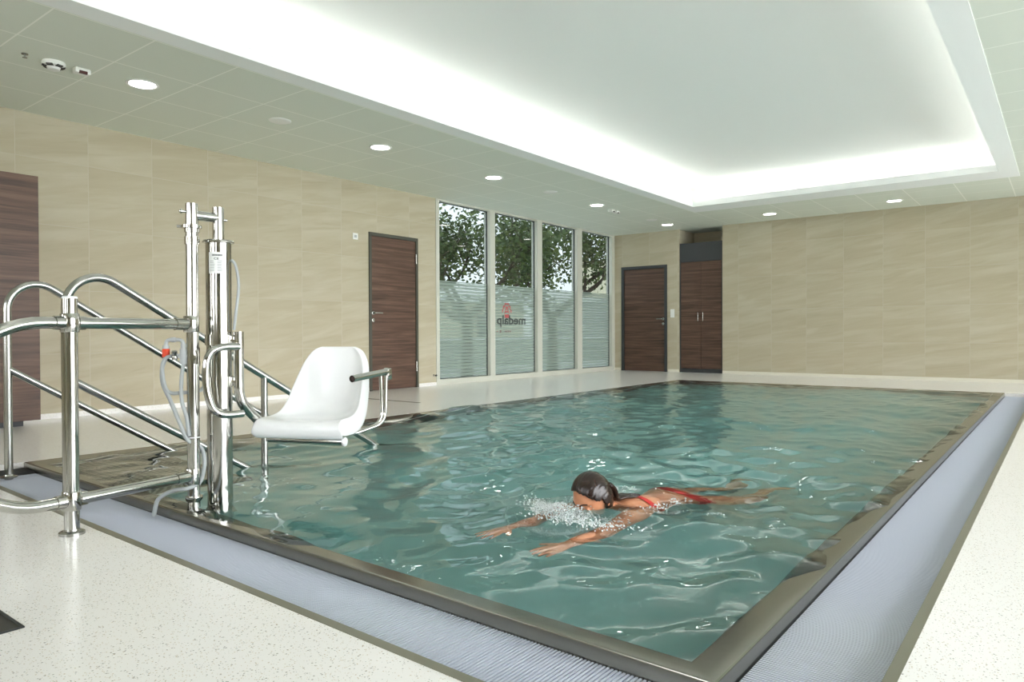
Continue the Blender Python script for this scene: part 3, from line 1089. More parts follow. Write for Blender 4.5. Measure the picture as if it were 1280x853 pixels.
bm = BM(); tube(bm, [(.006, 0, -.03), (.006, 0, 1.376)], .0268, 28)
part('mast', bm)
bm = BM()
lathe(bm, [(.0268, 1.300), (.0320, 1.300), (.0320, 1.335), (.0268, 1.335)], 28, Matrix.Translation((.006, 0, -.055)))
lathe(bm, [(.0268, 1.2), (.0320, 1.2), (.0320, 1.235), (.0268, 1.235)], 28, Matrix.Translation((.006, 0, -.010)))
mc = part('collar', bm)
bm = BM()
lathe(bm, [(.0268, 1.264), (.044, 1.264), (.044, 1.276), (.0268, 1.276)], 28, Matrix.Translation((.004, 0, 0)))
tube(bm, [(-.034, -.01, 1.272), (-.055, -.014, 1.272)], .006, 10)
part('stop_ring', bm, CH, lift)
bm = BM(); tube(bm, fillet([(.006, 0, 1.325), (.088, .094, 1.325)], .01), .0225, 24)
part('connecting_tube', bm)
bm = BM(); tube(bm, [(-.016, -.016, 1.338), (-.036, -.034, 1.338)], .006, 12)
lathe(bm, [(0, 0), (.010, 0), (.010, .006), (0, .008)], 12, axis_mat((-.028, -.026, 1.338), (-.74, -.67, 0)))
part('bolt', bm)
bm = BM(); tube(bm, [(.103, .110, 1.318), (.118, .122, 1.318)], .006, 12)
part('bolt', bm)
EX, EY = .088, .094
bm = BM(); tube(bm, [(EX, EY, 1.0), (EX, EY, 1.374)], .0255, 28)
part('piston_rod', bm)
bm = BM()
lathe(bm, [(0, -.9), (.0565, -.9), (.0565, 1.205), (.069, 1.207), (.070, 1.213), (.066, 1.219), (.028, 1.221), (.026, 1.221)], 48, Matrix.Translation((EX, EY, 0)))
part('lift_cylinder', bm)
for z in (.754, .559):
    bm = BM()
    lathe(bm, [(.0565, z - .024), (.0625, z - .024), (.0625, z + .024), (.0565, z + .024)], 40, Matrix.Translation((EX, EY, 0)))
    box(bm, EX + .045, EX + .082, EY - .020, EY + .02, z - .022, z + .022, bev=.004)
    part('cylinder_clamp', bm)
# label wrapped round the cylinder, with its mark and fine print
def wrap(bm, a0, a1, z0, z1, r, n=10):
    prev = None
    for k in range(n + 1):
        a = a0 + (a1 - a0) * k / n
        p = (EX + r * math.cos(a), EY + r * math.sin(a))
        cur = (bm.verts.new((p[0], p[1], z0)), bm.verts.new((p[0], p[1], z1)))
        if prev: bm.faces.new((prev[0], cur[0], cur[1], prev[1]))
        prev = cur
A0, A1 = -PI / 2 - .42, -PI / 2 + .86
bm = BM(); wrap(bm, A0, A1, 1.062, 1.160, .0570, 14)
lab = part('info_label', bm, M['paper'])
bm = BM()
rr = random.Random(3)
a = A0 + .30
while a < A1 - .24:
    w_ = rr.choice((.035, .05, .07))
    wrap(bm, a, a + w_, 1.1425, 1.1505, .0573, 2); a += w_ + .016
part('heading_print', bm, M['ink'], lab)
bm = BM()
for row in range(7):
    z = 1.118 - row * .0075
    for a_, b_ in ((A0 + .12, A0 + .42 + .1 * rr.random()), (A0 + .72, A1 - .28 + .1 * rr.random())):
        wrap(bm, a_, b_, z, z + .0022, .0573, 6)
part('fine_print', bm, P('pale print', s255(158, 160, 163), .6), lab)
me = text_mesh('CE', .019, .0004)
for v in me.vertices:
    aa = A0 + .64 + v.co.x / .0573
    v.co = V((EX + .0574 * math.cos(aa), EY + .0574 * math.sin(aa), 1.1255 + v.co.y * .75))
me.materials.append(M['ink'])
o = bpy.data.objects.new('ce_mark', me); COL.objects.link(o); o.parent = lab

# carriage tube with the curved foot that carries the seat
bm = BM()
tube(bm, [V((.177, .098, .792))] + spline([(.177, .098, .560), (.179, .100, .505), (.190, .114, .450), (.215, .160, .398), (.248, .220, .340), (.295, .270, .285), (.370, .285, .264), (.52, .285, .262)], 8), .0235, 24)
part('carriage_tube', bm)
# left arm loop
bm = BM()
loop_pts = [(.192, .072, .722), (.141, .022, .722), (.104, -.020, .705), (.086, -.040, .655), (.084, -.044, .565), (.098, -.044, .485), (.120, -.036, .435), (.155, -.008, .413), (.212, .056, .412)]
tube(bm, spline(loop_pts, 8), .0168, 18)
part('arm_loop', bm)

# seat shell
ax = V((.980, -.197, 0)); ay = V((.197, .980, 0)); o0 = V((.448, .108, 0))
def sp_(xx, yy, zz): return o0 + ax * xx + ay * yy + V((0, 0, zz))
# centre profile: (y, z, half width, edge lift z, edge forward y, flange dy, flange dz)
prof_s = [(.012, .285, .205, .000, .000, .012, .000),
          (-.006, .292, .222, .000, .000, .010, .000),
          (-.014, .318, .2275, .000, .000, .004, -.010),
          (-.010, .346, .2275, .004, .000, .004, -.045),
          (.012, .362, .227, .008, .000, .004, -.072),
          (.060, .362, .225, .014, .000, .004, -.082),
          (.130, .356, .222, .022, .004, .008, -.085),
          (.210, .352, .218, .040, .012, .016, -.086),
          (.280, .356, .213, .070, .030, .030, -.090),
          (.335, .374, .208, .085, .060, .050, -.080),
          (.372, .408, .203, .085, .075, .060, -.055),
          (.394, .455, .197, .070, .075, .062, -.030),
          (.408, .515, .189, .050, .062, .060, -.016),
          (.420, .580, .178, .030, .045, .054, -.008),
          (.431, .640, .160, .014, .030, .046, -.004),
          (.438, .680, .136, .006, .020, .040, .000),
          (.442, .702, .112, .002, .014, .034, .000),
          (.444, .711, .088, .000, .010, .030, .000)]
def resample(rows, n):
    rows = np.array(rows); d = np.r_[0, np.cumsum(np.hypot(np.diff(rows[:, 0]), np.diff(rows[:, 1])))]
    d /= d[-1]
    # catmull-rom on each column
    ts = np.linspace(0, 1, n); out = []
    for t in ts:
        i = min(max(np.searchsorted(d, t) - 1, 0), len(d) - 2)
        f_ = (t - d[i]) / (d[i + 1] - d[i])
        p0, p1, p2, p3 = rows[max(i - 1, 0)], rows[i], rows[i + 1], rows[min(i + 2, len(d) - 1)]
        out.append(0.5 * (2 * p1 + (p2 - p0) * f_ + (2 * p0 - 5 * p1 + 4 * p2 - p3) * f_ ** 2 + (3 * p1 - p0 - 3 * p2 + p3) * f_ ** 3))
    return out
rows = resample(prof_s, 52)
bm = BM()
NU = 32
grid = []
for r_ in rows:
    y_, z_, hw, ez, ey, fy, fz = r_
    line = []
    # flange, left to right
    us = [-1.0] + list(np.linspace(-1, 1, NU + 1)) + [1.0]
    for k, u in enumerate(us):
        c = abs(u) ** 4
        p = sp_(hw * u * (1 - .02 * c), y_ - ey * abs(u) ** 3, z_ + ez * c)
        if k in (0, len(us) - 1):
            p = sp_(hw * u * 1.03, y_ - ey + fy, max(z_ + ez + fz, .283))
        line.append(bm.verts.new(p))
    grid.append(line)
for a, b_ in zip(grid[:-1], grid[1:]):
    for k in range(len(a) - 1):
        bm.faces.new((a[k], a[k + 1], b_[k + 1], b_[k]))
# top flange folding backwards
top = grid[-1]
back_v = [bm.verts.new(v.co + ay * .028 - V((0, 0, .004))) for v in top]
for k in range(len(top) - 1):
    bm.faces.new((top[k], top[k + 1], back_v[k + 1], back_v[k]))
bmesh.ops.remove_doubles(bm, verts=bm.verts, dist=.0005)
bmesh.ops.recalc_face_normals(bm, faces=bm.faces)
seat = part('seat', bm, M['white'], lift, True, None)
md = seat.modifiers.new('thick', 'SOLIDIFY'); md.thickness = .008; md.offset = 0
md = seat.modifiers.new('bev', 'SUBSURF'); md.levels = 1; md.render_levels = 2

bm = BM()
tube(bm, [sp_(-.17, .030, .278), sp_(.226, .022, .2735)], .0185, 20)
fr = part('seat_frame', bm)
bm = BM()
lathe(bm, [(0, 0), (.021, 0), (.0225, .004), (.0225, .010), (.019, .014), (0, .015)], 20, axis_mat(sp_(.222, .022, .2735), ax))
part('end_cap', bm, M['white'], fr)
bm = BM()
for xx in (-.10, .10):
    tube(bm, [sp_(xx, .03, .287), sp_(xx, .36, .322)], .012, 12)
part('seat_rail', bm)

# right arm rest: bar, hinge, twin support bending under the seat
bm = BM()
af, ab = V((.711, .096, .568)), V((.831, .356, .589))
tube(bm, [af, ab], .0165, 22, cap=False)
tube(bm, [af, af + (ab - af) * .35], .0145, 22, cap=False)
d_ = (ab - af).normalized()
rim_ring = []
armrest = part('armrest', bm)
bm = BM(); lathe(bm, [(0, .012), (.0148, .012), (.0148, .016), (0, .016)], 20, axis_mat(af, d_)); part('bar_end', bm, P('dark bar end', s255(92, 70, 66), .6), armrest)
bm = BM()
box(bm, -.010, .010, -.018, .020, -.040, .020, bev=.006)
bmesh.ops.transform(bm, matrix=Matrix.Translation(ab + V((.006, 0, -.004))) @ V((0, 1, 0)).rotation_difference(d_).to_matrix().to_4x4(), verts=bm.verts)
lathe(bm, [(0, -.012), (.019, -.012), (.019, .012), (0, .012)], 20, axis_mat(ab, V((d_.y, -d_.x, 0))))
part('armrest_hinge', bm)
for k, dx in enumerate((0, .026)):
    bm = BM()
    tube(bm, fillet([(.800 + dx, .345, .570), (.806 + dx * .6, .35, .330), (.70, .235, .293), (.50, .20, .290)], [.075, .08], 10), .0095, 14)
    part('armrest_support', bm)

# valve block, pipe elbows and hoses
bm = BM()
tube(bm, fillet([(-.109, -.016, .715), (-.109, -.016, .756), (-.030, -.016, .756), (-.030, -.016, .700)], .020, 6), .0085, 14)
for p, d_ in (((-.109, -.016, .722), (0, 0, 1)), ((-.075, -.016, .756), (1, 0, 0)), ((-.030, -.016, .728), (0, 0, 1))):
    lathe(bm, [(0, -.010), (.0115, -.010), (.0115, .010), (0, .010)], 14, axis_mat(p, d_))
part('elbow_pipe', bm, M['grey_pl'])
bm = BM()
tube(bm, [(-.030, -.016, .715), (-.030, -.016, .645)], .0155, 16)
tube(bm, [(-.030, -.016, .683), (-.078, -.020, .683)], .0095, 14)
tube(bm, [(-.030, -.016, .683), (.006, -.010, .683)], .012, 14)
lathe(bm, [(0, -.012), (.018, -.010), (.020, 0), (.018, .010), (0, .012)], 16, axis_mat((-.030, -.016, .683), (0, -1, 0)))
part('valve_block', bm, M['grey_pl'])
bm = BM()
lathe(bm, [(0, -.022), (.012, -.020), (.012, -.006), (.008, 0), (.012, .006), (.012, .02), (0, .022)], 14, axis_mat((-.062, -.034, .686), (.1, -.3, .95)))
part('tap_knob', bm, M['satin'])
bm = BM()
lathe(bm, [(0, -.020), (.0165, -.020), (.0165, .015), (.014, .018), (0, .018)], 20, Matrix.Translation((-.109, -.016, .697)))
rc = part('hose_coupling', bm, M['red'])
bm = BM()
lathe(bm, [(0, .018), (.0135, .018), (.0145, .021), (.0145, .033), (0, .034)], 16, Matrix.Translation((-.109, -.016, .697)))
part('coupling_nut', bm, M['grey_pl'], rc)
def hose(pts, r=.0085):
    bm = BM(); tube(bm, spline(pts, 8), r, 14); part('hose', bm, M['hose'])
hose([(-.109, -.016, .678), (-.126, -.018, .625), (-.120, -.024, .556), (-.084, -.032, .483), (-.040, -.036, .380), (-.006, -.030, .300), (.020, .036, .26), (.040, .030, .22), (.044, .02, .165), (.028, .010, .100), (.00, -.05, .086), (-.060, -.055, .078), (-.105, -.06, .058), (-.132, -.064, .030), (-.146, -.066, -.035)], .0092)
hose([(-.078, -.020, .683), (-.104, -.030, .672), (-.118, -.034, .630), (-.108, -.030, .545), (-.085, -.024, .515), (-.040, -.016, .515), (.02, .036, .52), (.05, .045, .56)])
hose([(-.030, -.016, .648), (-.035, -.026, .575), (-.030, -.036, .483), (-.008, -.036, .400), (.0, -.034, .32)])
hose([(.148, .10, 1.129), (.168, .092, 1.105), (.180, .092, 1.045), (.182, .091, .985), (.172, .090, .900), (.160, .089, .800)], .0068)
bm = BM()
lathe(bm, [(.0272, .635), (.0300, .635), (.0300, .720), (.0272, .720)], 28, Matrix.Translation((.006, 0, 0)))
box(bm, .022, .034, -.030, -.012, .645, .710, bev=.003)
part('valve_clamp', bm)
bm = BM()
lathe(bm, [(.0272, .070), (.037, .070), (.038, .062), (.033, .050), (.0272, .046)], 24, Matrix.Translation((.006, 0, -.03)))
part('mast_foot', bm)
bm = BM(); lathe(bm, [(.0272, .308), (.0285, .308), (.0285, .313), (.0272, .313)], 24, Matrix.Translation((.006, 0, 0)))
part('hose_tie', bm, M['white'])

# ------------------------------------------------------------------ safety barrier clamped to the mast
ba = empty('safety_barrier', (-3.071, 1.145, 0), math.atan2(.535, -.085), 'polished steel looped barrier beside the lift with its post on the deck', 'barrier')
LEN = .542
R = .0232
zt, zb = .827, .132
cz, rad = (zt + zb) / 2, (zt - zb) / 2
arc = [(-.10 - rad * math.sin(a), 0, cz + rad * math.cos(a)) for a in np.linspace(0, PI, 28)]
bm = BM()
tube(bm, [(LEN - .032, 0, zt)] + arc + [(LEN - .032, 0, zb)], R, 22)
part('loop_rail', bm, CH, ba)
bm = BM(); tube(bm, [(0, 0, .004), (0, 0, .924)], .0272, 28); part('post', bm, CH, ba)
bm = BM(); lathe(bm, [(0, .922), (.0274, .922), (.0274, .928), (.024, .931), (0, .931)], 28); part('post_cap', bm, M['white'], ba)
bm = BM(); lathe(bm, [(.0275, .0), (.046, .0), (.046, .010), (.040, .014), (.029, .016), (.0275, .022)], 28); part('foot_flange', bm, M['satin'], ba)
for z in (zt, zb):
    bm = BM()
    lathe(bm, [(.0270, z - .036), (.0322, z - .037), (.0338, z - .034), (.0338, z + .034), (.0322, z + .037), (.0270, z + .036)], 28)
    box(bm, -.012, .012, .0285, .0385, z - .034, z + .034, bev=.003)
    tube(bm, [(-.060, 0, z), (-.028, 0, z)], R + .004, 22)
    tube(bm, [(.028, 0, z), (.056, 0, z)], R + .004, 22)
    for dz in (-.018, .018):
        lathe(bm, [(0, 0), (.005, 0), (.005, .004), (0, .005)], 10, axis_mat((0, .0385, z + dz), (0, 1, 0)))
    part('post_clamp', bm, CH, ba)
    bm = BM()
    lathe(bm, [(.0270, z - .036), (.0322, z - .037), (.0338, z - .034), (.0338, z + .034), (.0322, z + .037), (.0270, z + .036)], 28, Matrix.Translation((LEN, 0, 0)))
    tube(bm, [(LEN - .085, 0, z), (LEN - .026, 0, z)], R + .004, 22)
    for dz in (-.02, .02):
        lathe(bm, [(0, 0), (.005, 0), (.005, .004), (0, .005)], 10, axis_mat((LEN - .012, .0325, z + dz), (0, 1, 0)))
    part('mast_clamp', bm, CH, ba)

# ------------------------------------------------------------------ swimmer
HC0 = V((-1.66, 2.72, .052))
bdir = V((.26, .9656, 0)).normalized()
sdir = V((-bdir.y, bdir.x, 0))                 # towards the walnut door side
def BP(t, s, z): return V((HC0.x, HC0.y, 0)) + bdir * t + sdir * s + V((0, 0, z))
def loft(bm, secs, wdir, seg=20):
    """secs: (pos, half width along wdir, half thickness)."""
    n = len(secs); rings = []
    for i, (p, a, b_) in enumerate(secs):
        t = (V(secs[min(i + 1, n - 1)][0]) - V(secs[max(i - 1, 0)][0])).normalized()
        w_ = (wdir - t * wdir.dot(t)).normalized()
        h_ = t.cross(w_)
        rings.append([bm.verts.new(V(p) + w_ * a * math.cos(2 * PI * k / seg) + h_ * b_ * math.sin(2 * PI * k / seg)) for k in range(seg)])
    for a, b_ in zip(rings[:-1], rings[1:]):
        for k in range(seg):
            bm.faces.new((a[k], a[(k + 1) % seg], b_[(k + 1) % seg], b_[k]))
    for ring, p in ((rings[0], secs[0]), (rings[-1], secs[-1])):
        c = bm.verts.new(V(p[0]))
        for k in range(seg):
            bm.faces.new((ring[k], ring[(k + 1) % seg], c))
def limb(bm, pts, rads, wdir=V((0, 0, 1)), flat=1.0):
    P_ = spline(pts, 6); Rr = [v.x for v in spline([(r, 0, 0) for r in rads], 6)]
    secs = [(p, r, r * flat) for p, r in zip(P_, Rr)]
    loft(bm, secs, wdir)
def ball(bm, c, rx, ry, rz, axes, sub=3):
    g = bmesh.ops.create_icosphere(bm, subdivisions=sub, radius=1.0)
    for v in g['verts']:
        q = v.co.copy(); v.co = V(c) + axes[0] * q.x * rx + axes[1] * q.y * ry + axes[2] * q.z * rz
    return g['verts']

bm = BM()
SEC = [(.09, .060, .050, -.020), (.12, .135, .060, -.045), (.16, .172, .078, -.058), (.22, .165, .094, -.074), (.30, .148, .094, -.084), (.38, .126, .083, -.084), (.44, .118, .077, -.086), (.51, .142, .088, -.096), (.58, .165, .100, -.110), (.64, .166, .098, -.122), (.69, .150, .080, -.135)]
def torso_sec(t):
    for a, b_ in zip(SEC[:-1], SEC[1:]):
        if a[0] <= t <= b_[0]:
            f_ = (t - a[0]) / (b_[0] - a[0])
            return [a[k] + (b_[k] - a[k]) * f_ for k in range(4)]
loft(bm, [(BP(t, 0, z), a, b_) for t, a, b_, z in SEC], sdir, 28)
# neck
loft(bm, [(HC0 + bdir * .02 + V((0, 0, -.03)), .052, .055), (BP(.07, 0, -.015), .052, .054), (BP(.13, 0, -.045), .066, .058)], sdir, 20)
# head
th_ = math.radians(30)
hd = -bdir
Fv = (hd * math.cos(th_) - V((0, 0, 1)) * math.sin(th_)).normalized()
Uv = (hd * math.sin(th_) + V((0, 0, 1)) * math.cos(th_)).normalized()
Rv = Fv.cross(Uv).normalized()
def HP(r, f, u): return HC0 + Rv * r + Fv * f + Uv * u
vs = ball(bm, HC0, 1, 1, 1, (V((1, 0, 0)), V((0, 1, 0)), V((0, 0, 1))), 5)
for v in vs:
    q = v.co - HC0
    r, f, u = q.x, q.y, q.z
    rr_, ff, uu = r * .073, f * .092, u * .112
    if u < 0:
        k = -u
        rr_ *= 1 - .34 * k ** 1.4
        ff = ff * (1 - .10 * k) + .012 * k
    if f > 0:
        ff *= .97
        ff -= .010 * math.exp(-((uu + .004) / .018) ** 2) * math.exp(-((abs(rr_) - .032) / .018) ** 2)   # sockets
        ff += .006 * math.exp(-((uu - .020) / .012) ** 2)                                                # brow
        ff += .007 * math.exp(-((uu + .078) / .020) ** 2) * math.exp(-(rr_ / .025) ** 2)                  # chin
        ff += .006 * math.exp(-((uu + .050) / .010) ** 2) * math.exp(-(rr_ / .024) ** 2)                  # lips
        ff += .004 * math.exp(-((uu + .025) / .02) ** 2) * math.exp(-((abs(rr_) - .042) / .02) ** 2)      # cheeks
    v.co = HP(rr_, ff, uu)
loft(bm, [(HP(0, .080, .008), .010, .010), (HP(0, .098, -.010), .012, .012), (HP(0, .108, -.026), .0165, .013), (HP(0, .094, -.036), .014, .010)], Rv, 14)
for s in (-1, 1):
    ball(bm, HP(s * .033, .0775, -.004), .0135, .012, .0125, (Rv, Fv, Uv), 2)
    ball(bm, HP(s * .074, -.008, -.012), .008, .018, .030, (Rv, Fv, Uv), 3)
# arms and hands
def arm(side, elbow, wrist, tip, thumb_dir, spread):
    sh = BP(.145, side * .150, -.052)
    el, wr, tp = V(elbow), V(wrist), V(tip)
    limb(bm, [BP(.17, side * .10, -.055), sh, sh.lerp(el, .45), el, el.lerp(wr, .35), el.lerp(wr, .75), wr, wr.lerp(tp, .12)],
         [.060, .056, .044, .038, .040, .031, .0235, .024])
    d = (tp - wr).normalized(); L = (tp - wr).length
    sd_ = (V(thumb_dir) - d * d.dot(V(thumb_dir))).normalized()
    nn = d.cross(sd_).normalized()
    if nn.z < 0: nn = -nn
    loft(bm, [(wr - d * .01, .025, .019), (wr + d * L * .14, .032, .016), (wr + d * L * .32, .039, .0145), (wr + d * L * .50, .041, .0125), (wr + d * L * .55, .036, .010)], sd_, 18)
    lens_ = (.92, 1.0, .95, .80)
    for i in range(4):
        off = (.0300 - .0200 * i)
        b0 = wr + d * L * (.46 + (.02 if i in (1, 2) else 0)) + sd_ * off
        ang = spread * (1.5 - i) / 1.5
        fd_ = (d + sd_ * ang).normalized()
        FL = L * .50 * lens_[i]
        pts = [b0 - fd_ * .02, b0 + fd_ * FL * .10, b0 + fd_ * FL * .50 - nn * .002, b0 + fd_ * FL * .80 - nn * .006, b0 + fd_ * FL - nn * .012]
        limb(bm, pts, [.0095, .0098, .0090, .0082, .0062])
    tb = wr + d * L * .20 + sd_ * .022
    td = (d * .62 + sd_ * .78 - nn * .10).normalized()
    limb(bm, [tb - td * .015, tb + td * .020, tb + td * .045, tb + td * .050 + (d * .6 + td).normalized() * .022], [.014, .0125, .0105, .0075])
inner = -sdir
arm(1, (-1.800, 2.52, -.060), (-1.772, 2.275, -.030), (-1.800, 2.098, -.030), inner, .26)
arm(-1, (-1.475, 2.45, -.050), (-1.470, 2.235, -.030), (-1.510, 2.065, -.036), sdir, .13)
# legs, frog kick
def leg(side, knee, ankle, toe):
    hip = BP(.63, side * .082, -.125)
    kn, an, to = BP(*knee), BP(*ankle), BP(*toe)
    limb(bm, [BP(.56, side * .07, -.11), hip, hip.lerp(kn, .5), kn, kn.lerp(an, .3), kn.lerp(an, .7), an, an.lerp(to, .15)],
         [.07, .083, .070, .052, .054, .042, .031, .032])
    d = (to - an).normalized()
    loft(bm, [(an - d * .035, .024, .026), (an, .030, .034), (an + d * .07, .038, .026), (an + d * .13, .044, .017), (to, .034, .009)], sdir, 18)
    for i in range(5):
        b0 = to - d * .012 + sdir * side * (.030 - .0145 * i)
        limb(bm, [b0 - d * .02, b0 + d * (.010 - .003 * i), b0 + d * (.030 - .005 * i)], [.010, .0095 if i else .012, .006])
leg(1, (.96, .225, -.235), (1.24, .150, -.300), (1.42, .215, -.330))
leg(-1, (.97, -.140, -.225), (1.29, -.050, -.270), (1.47, -.090, -.300))
bmesh.ops.recalc_face_normals(bm, faces=bm.faces)

skin_m, nt, b = newmat('wet tanned skin')
n_ = N(nt, 'ShaderNodeTexNoise', Scale=9.0, Detail=3.0); nt.links.new(objcoord(nt), n_.inputs['Vector'])
c_ = ramp(nt, [(.3, s255(196, 128, 92)), (.7, s255(222, 158, 120))]); nt.links.new(n_.outputs['Fac'], c_.inputs['Fac'])
nt.links.new(c_.outputs[0], b.inputs['Base Color']); b.inputs['Roughness'].default_value = .36
b.inputs['Subsurface Weight'].default_value = .0

def bake_remesh(name, bm, voxel, smooth_it, mat, parent=None):
    me = bpy.data.meshes.new(name + '_cage'); bm.to_mesh(me); bm.free()
    tmp = bpy.data.objects.new(name + '_cage', me); COL.objects.link(tmp)
    m1 = tmp.modifiers.new('r', 'REMESH'); m1.mode = 'VOXEL'; m1.voxel_size = voxel; m1.use_smooth_shade = True
    m2 = tmp.modifiers.new('s', 'SMOOTH'); m2.factor = .5; m2.iterations = smooth_it
    dg = bpy.context.evaluated_depsgraph_get(); dg.update()
    out = bpy.data.meshes.new_from_object(tmp.evaluated_get(dg))
    bpy.data.objects.remove(tmp); bpy.data.meshes.remove(me)
    out.name = name
    out.materials.clear(); out.materials.append(mat)
    for p in out.polygons: p.use_smooth = True
    o = bpy.data.objects.new(name, out); COL.objects.link(o)
    if parent: o.parent = parent
    return o
person = bake_remesh('person', bm, .0045, 5, skin_m)
tag(person, 'person swimming breaststroke in the pool, arms stretched forward, dark wet hair, red bikini', 'person')

# hair: wet cap combed back to the nape with a parting
hair_m, nt, b = newmat('wet dark brown hair')
n_ = N(nt, 'ShaderNodeTexNoise', Scale=25.0, Detail=3.0); nt.links.new(objcoord(nt), n_.inputs['Vector'])
c_ = ramp(nt, [(.3, s255(30, 20, 16)), (.7, s255(48, 32, 25))]); nt.links.new(n_.outputs['Fac'], c_.inputs['Fac'])
nt.links.new(c_.outputs[0], b.inputs['Base Color']); b.inputs['Roughness'].default_value = .24
bm = BM()
g = bmesh.ops.create_icosphere(bm, subdivisions=5, radius=1.0)
kill = []
for v in g['verts']:
    r, f, u = v.co
    strand = .0010 * math.sin(34 * math.atan2(r, u + 1.4) * 2.4 + 5 * f)
    part_ = -.0035 * math.exp(-((r - .18) / .05) ** 2) * (1 if f > -.3 else 0)
    k = 1.075
    rr_, ff, uu = r * .073 * (k + .09), f * .092 * k, u * .112 * k
    if u < 0: rr_ *= 1 - .10 * (-u)
    v.co = HP(rr_, ff, uu) + (Rv * r + Fv * f + Uv * u) * (strand + part_)
    if u < -.62 or f > .14 + 1.05 * max(0, u - .12) - .10 * max(0, -u) + .25 * max(0, -r) * (u > .1):
        kill.append(v)
bmesh.ops.delete(bm, geom=kill, context='VERTS')
hair = link('hair', bm, hair_m, person, True)
md = hair.modifiers.new('thick', 'SOLIDIFY'); md.thickness = .010; md.offset = -1
bm = BM()
P_ = spline([HP(0, -.075, .02), HP(0, -.095, -.035), BP(.125, 0, .030), BP(.19, -.005, .030), BP(.27, -.012, .026)], 8)
n_p = len(P_)
for j in range(7):
    off = (j - 3) / 3
    tube(bm, [p + sdir * off * (.050 - .032 * i / n_p) + V((0, 0, .003 * math.sin(j * 2.1 + i * .4))) for i, p in enumerate(P_)], [.013 * (1 - .72 * (i / n_p) ** 1.5) for i in range(n_p)], 8)
link('hair_tail', bm, hair_m, hair, True)

# brows and closed lashes
def on_face(r, u):
    f = .092 * math.sqrt(max(0, 1 - (r / .073) ** 2 - (u / .112) ** 2)) * .97
    return HP(r, f + .0055, u)
for s in (-1, 1):
    bm = BM(); tube(bm, spline([on_face(s * .014, .021), on_face(s * .028, .027), on_face(s * .046, .022)], 5), .0028, 8)
    link('eyebrow', bm, hair_m, person, True)
    bm = BM(); tube(bm, spline([HP(s * .021, .0895, -.008), HP(s * .033, .0915, -.011), HP(s * .045, .0865, -.009)], 5), .0018, 8)
    link('eyelash', bm, hair_m, person, True)

red_m = P('red bikini fabric', s255(196, 40, 36), .55)
def band(name, ts, grow, keep=None):
    bm = BM(); seg = 40; rings = []
    for t in ts:
        _, a, b_, z = torso_sec(t)
        c = BP(t, 0, z)
        rings.append([bm.verts.new(c + sdir * (a + grow) * math.cos(2 * PI * k / seg) + V((0, 0, 1)) * (b_ + grow) * math.sin(2 * PI * k / seg)) for k in range(seg)])
    for a, b_ in zip(rings[:-1], rings[1:]):
        for k in range(seg):
            bm.faces.new((a[k], a[(k + 1) % seg], b_[(k + 1) % seg], b_[k]))
    return link(name, bm, red_m, person, True)
band('bikini_top', (.262, .275, .29, .302), .0045)
band('bikini_bottom', (.545, .57, .60, .63, .66, .685), .005)

# splash in front of the chin: bubbles and droplets
bm = BM()
rs = random.Random(5)
foam_c = HC0 + hd * .16
for k in range(2900):
    a = rs.gauss(0, .125); f_ = rs.gauss(0, .048)
    hgt = .050 * math.exp(-(a / .13) ** 2) * rs.random() ** 1.2
    c = V((foam_c.x, foam_c.y, 0)) + sdir * (a + .01) + hd * (f_ - .30 * abs(a) + .035) + V((0, 0, -.006 + hgt))
    r_ = rs.uniform(.0010, .0040) * (1.3 if hgt < .015 else .8)
    g = bmesh.ops.create_icosphere(bm, subdivisions=1, radius=r_)
    sq = rs.uniform(.6, 1.5)
    for v in g['verts']:
        v.co = V((v.co.x * sq, v.co.y, v.co.z)) + c
for k in range(260):     # stray drops along the shoulders and back
    t = rs.uniform(.0, .45); s = rs.choice((-1, 1)) * rs.uniform(.12, .22)
    c = BP(t, s, rs.uniform(-.006, .012))
    g = bmesh.ops.create_icosphere(bm, subdivisions=1, radius=rs.uniform(.0015, .0045))
    for v in g['verts']: v.co += c
spl_m, nt, b = newmat('white water spray')
b.inputs['Base Color'].default_value = (.93, .96, .96, 1); b.inputs['Roughness'].default_value = .08
b.inputs['Transmission Weight'].default_value = .25; b.inputs['IOR'].default_value = 1.33
so = link('water_splash', bm, spl_m, None, True)
tag(so, 'white spray and bubbles around the face of the swimmer', 'splash', kind='stuff')

# ------------------------------------------------------------------ outside the glazing
gm, nt, b = newmat('outside paving')
n_ = N(nt, 'ShaderNodeTexNoise', Scale=.8, Detail=5.0); nt.links.new(objcoord(nt), n_.inputs['Vector'])
c_ = ramp(nt, [(.35, s255(196, 198, 190)), (.65, s255(212, 213, 206))]); nt.links.new(n_.outputs['Fac'], c_.inputs['Fac'])
nt.links.new(c_.outputs[0], b.inputs['Base Color']); b.inputs['Roughness'].default_value = .9
bm = BM()
prism(bm, [(-70, -50), (60, -50), (60, 70), (-70, 70)], -.60, -.40)
structure('ground_outside', bm, gm, label='grey paving outside the building')

bark = P('tree bark', s255(84, 74, 62), .9)
leaf_m, nt, b = newmat('tree leaves')
oi = nt.nodes.new('ShaderNodeNewGeometry')
wn = nt.nodes.new('ShaderNodeTexWhiteNoise'); wn.noise_dimensions = '1D'
nt.links.new(oi.outputs['Random Per Island'], wn.inputs['W'])
c_ = ramp(nt, [(.0, s255(58, 76, 36)), (.6, s255(84, 102, 50)), (1.0, s255(112, 124, 66))])
nt.links.new(wn.outputs['Value'], c_.inputs['Fac']); nt.links.new(c_.outputs[0], b.inputs['Base Color']); b.inputs['Roughness'].default_value = .6

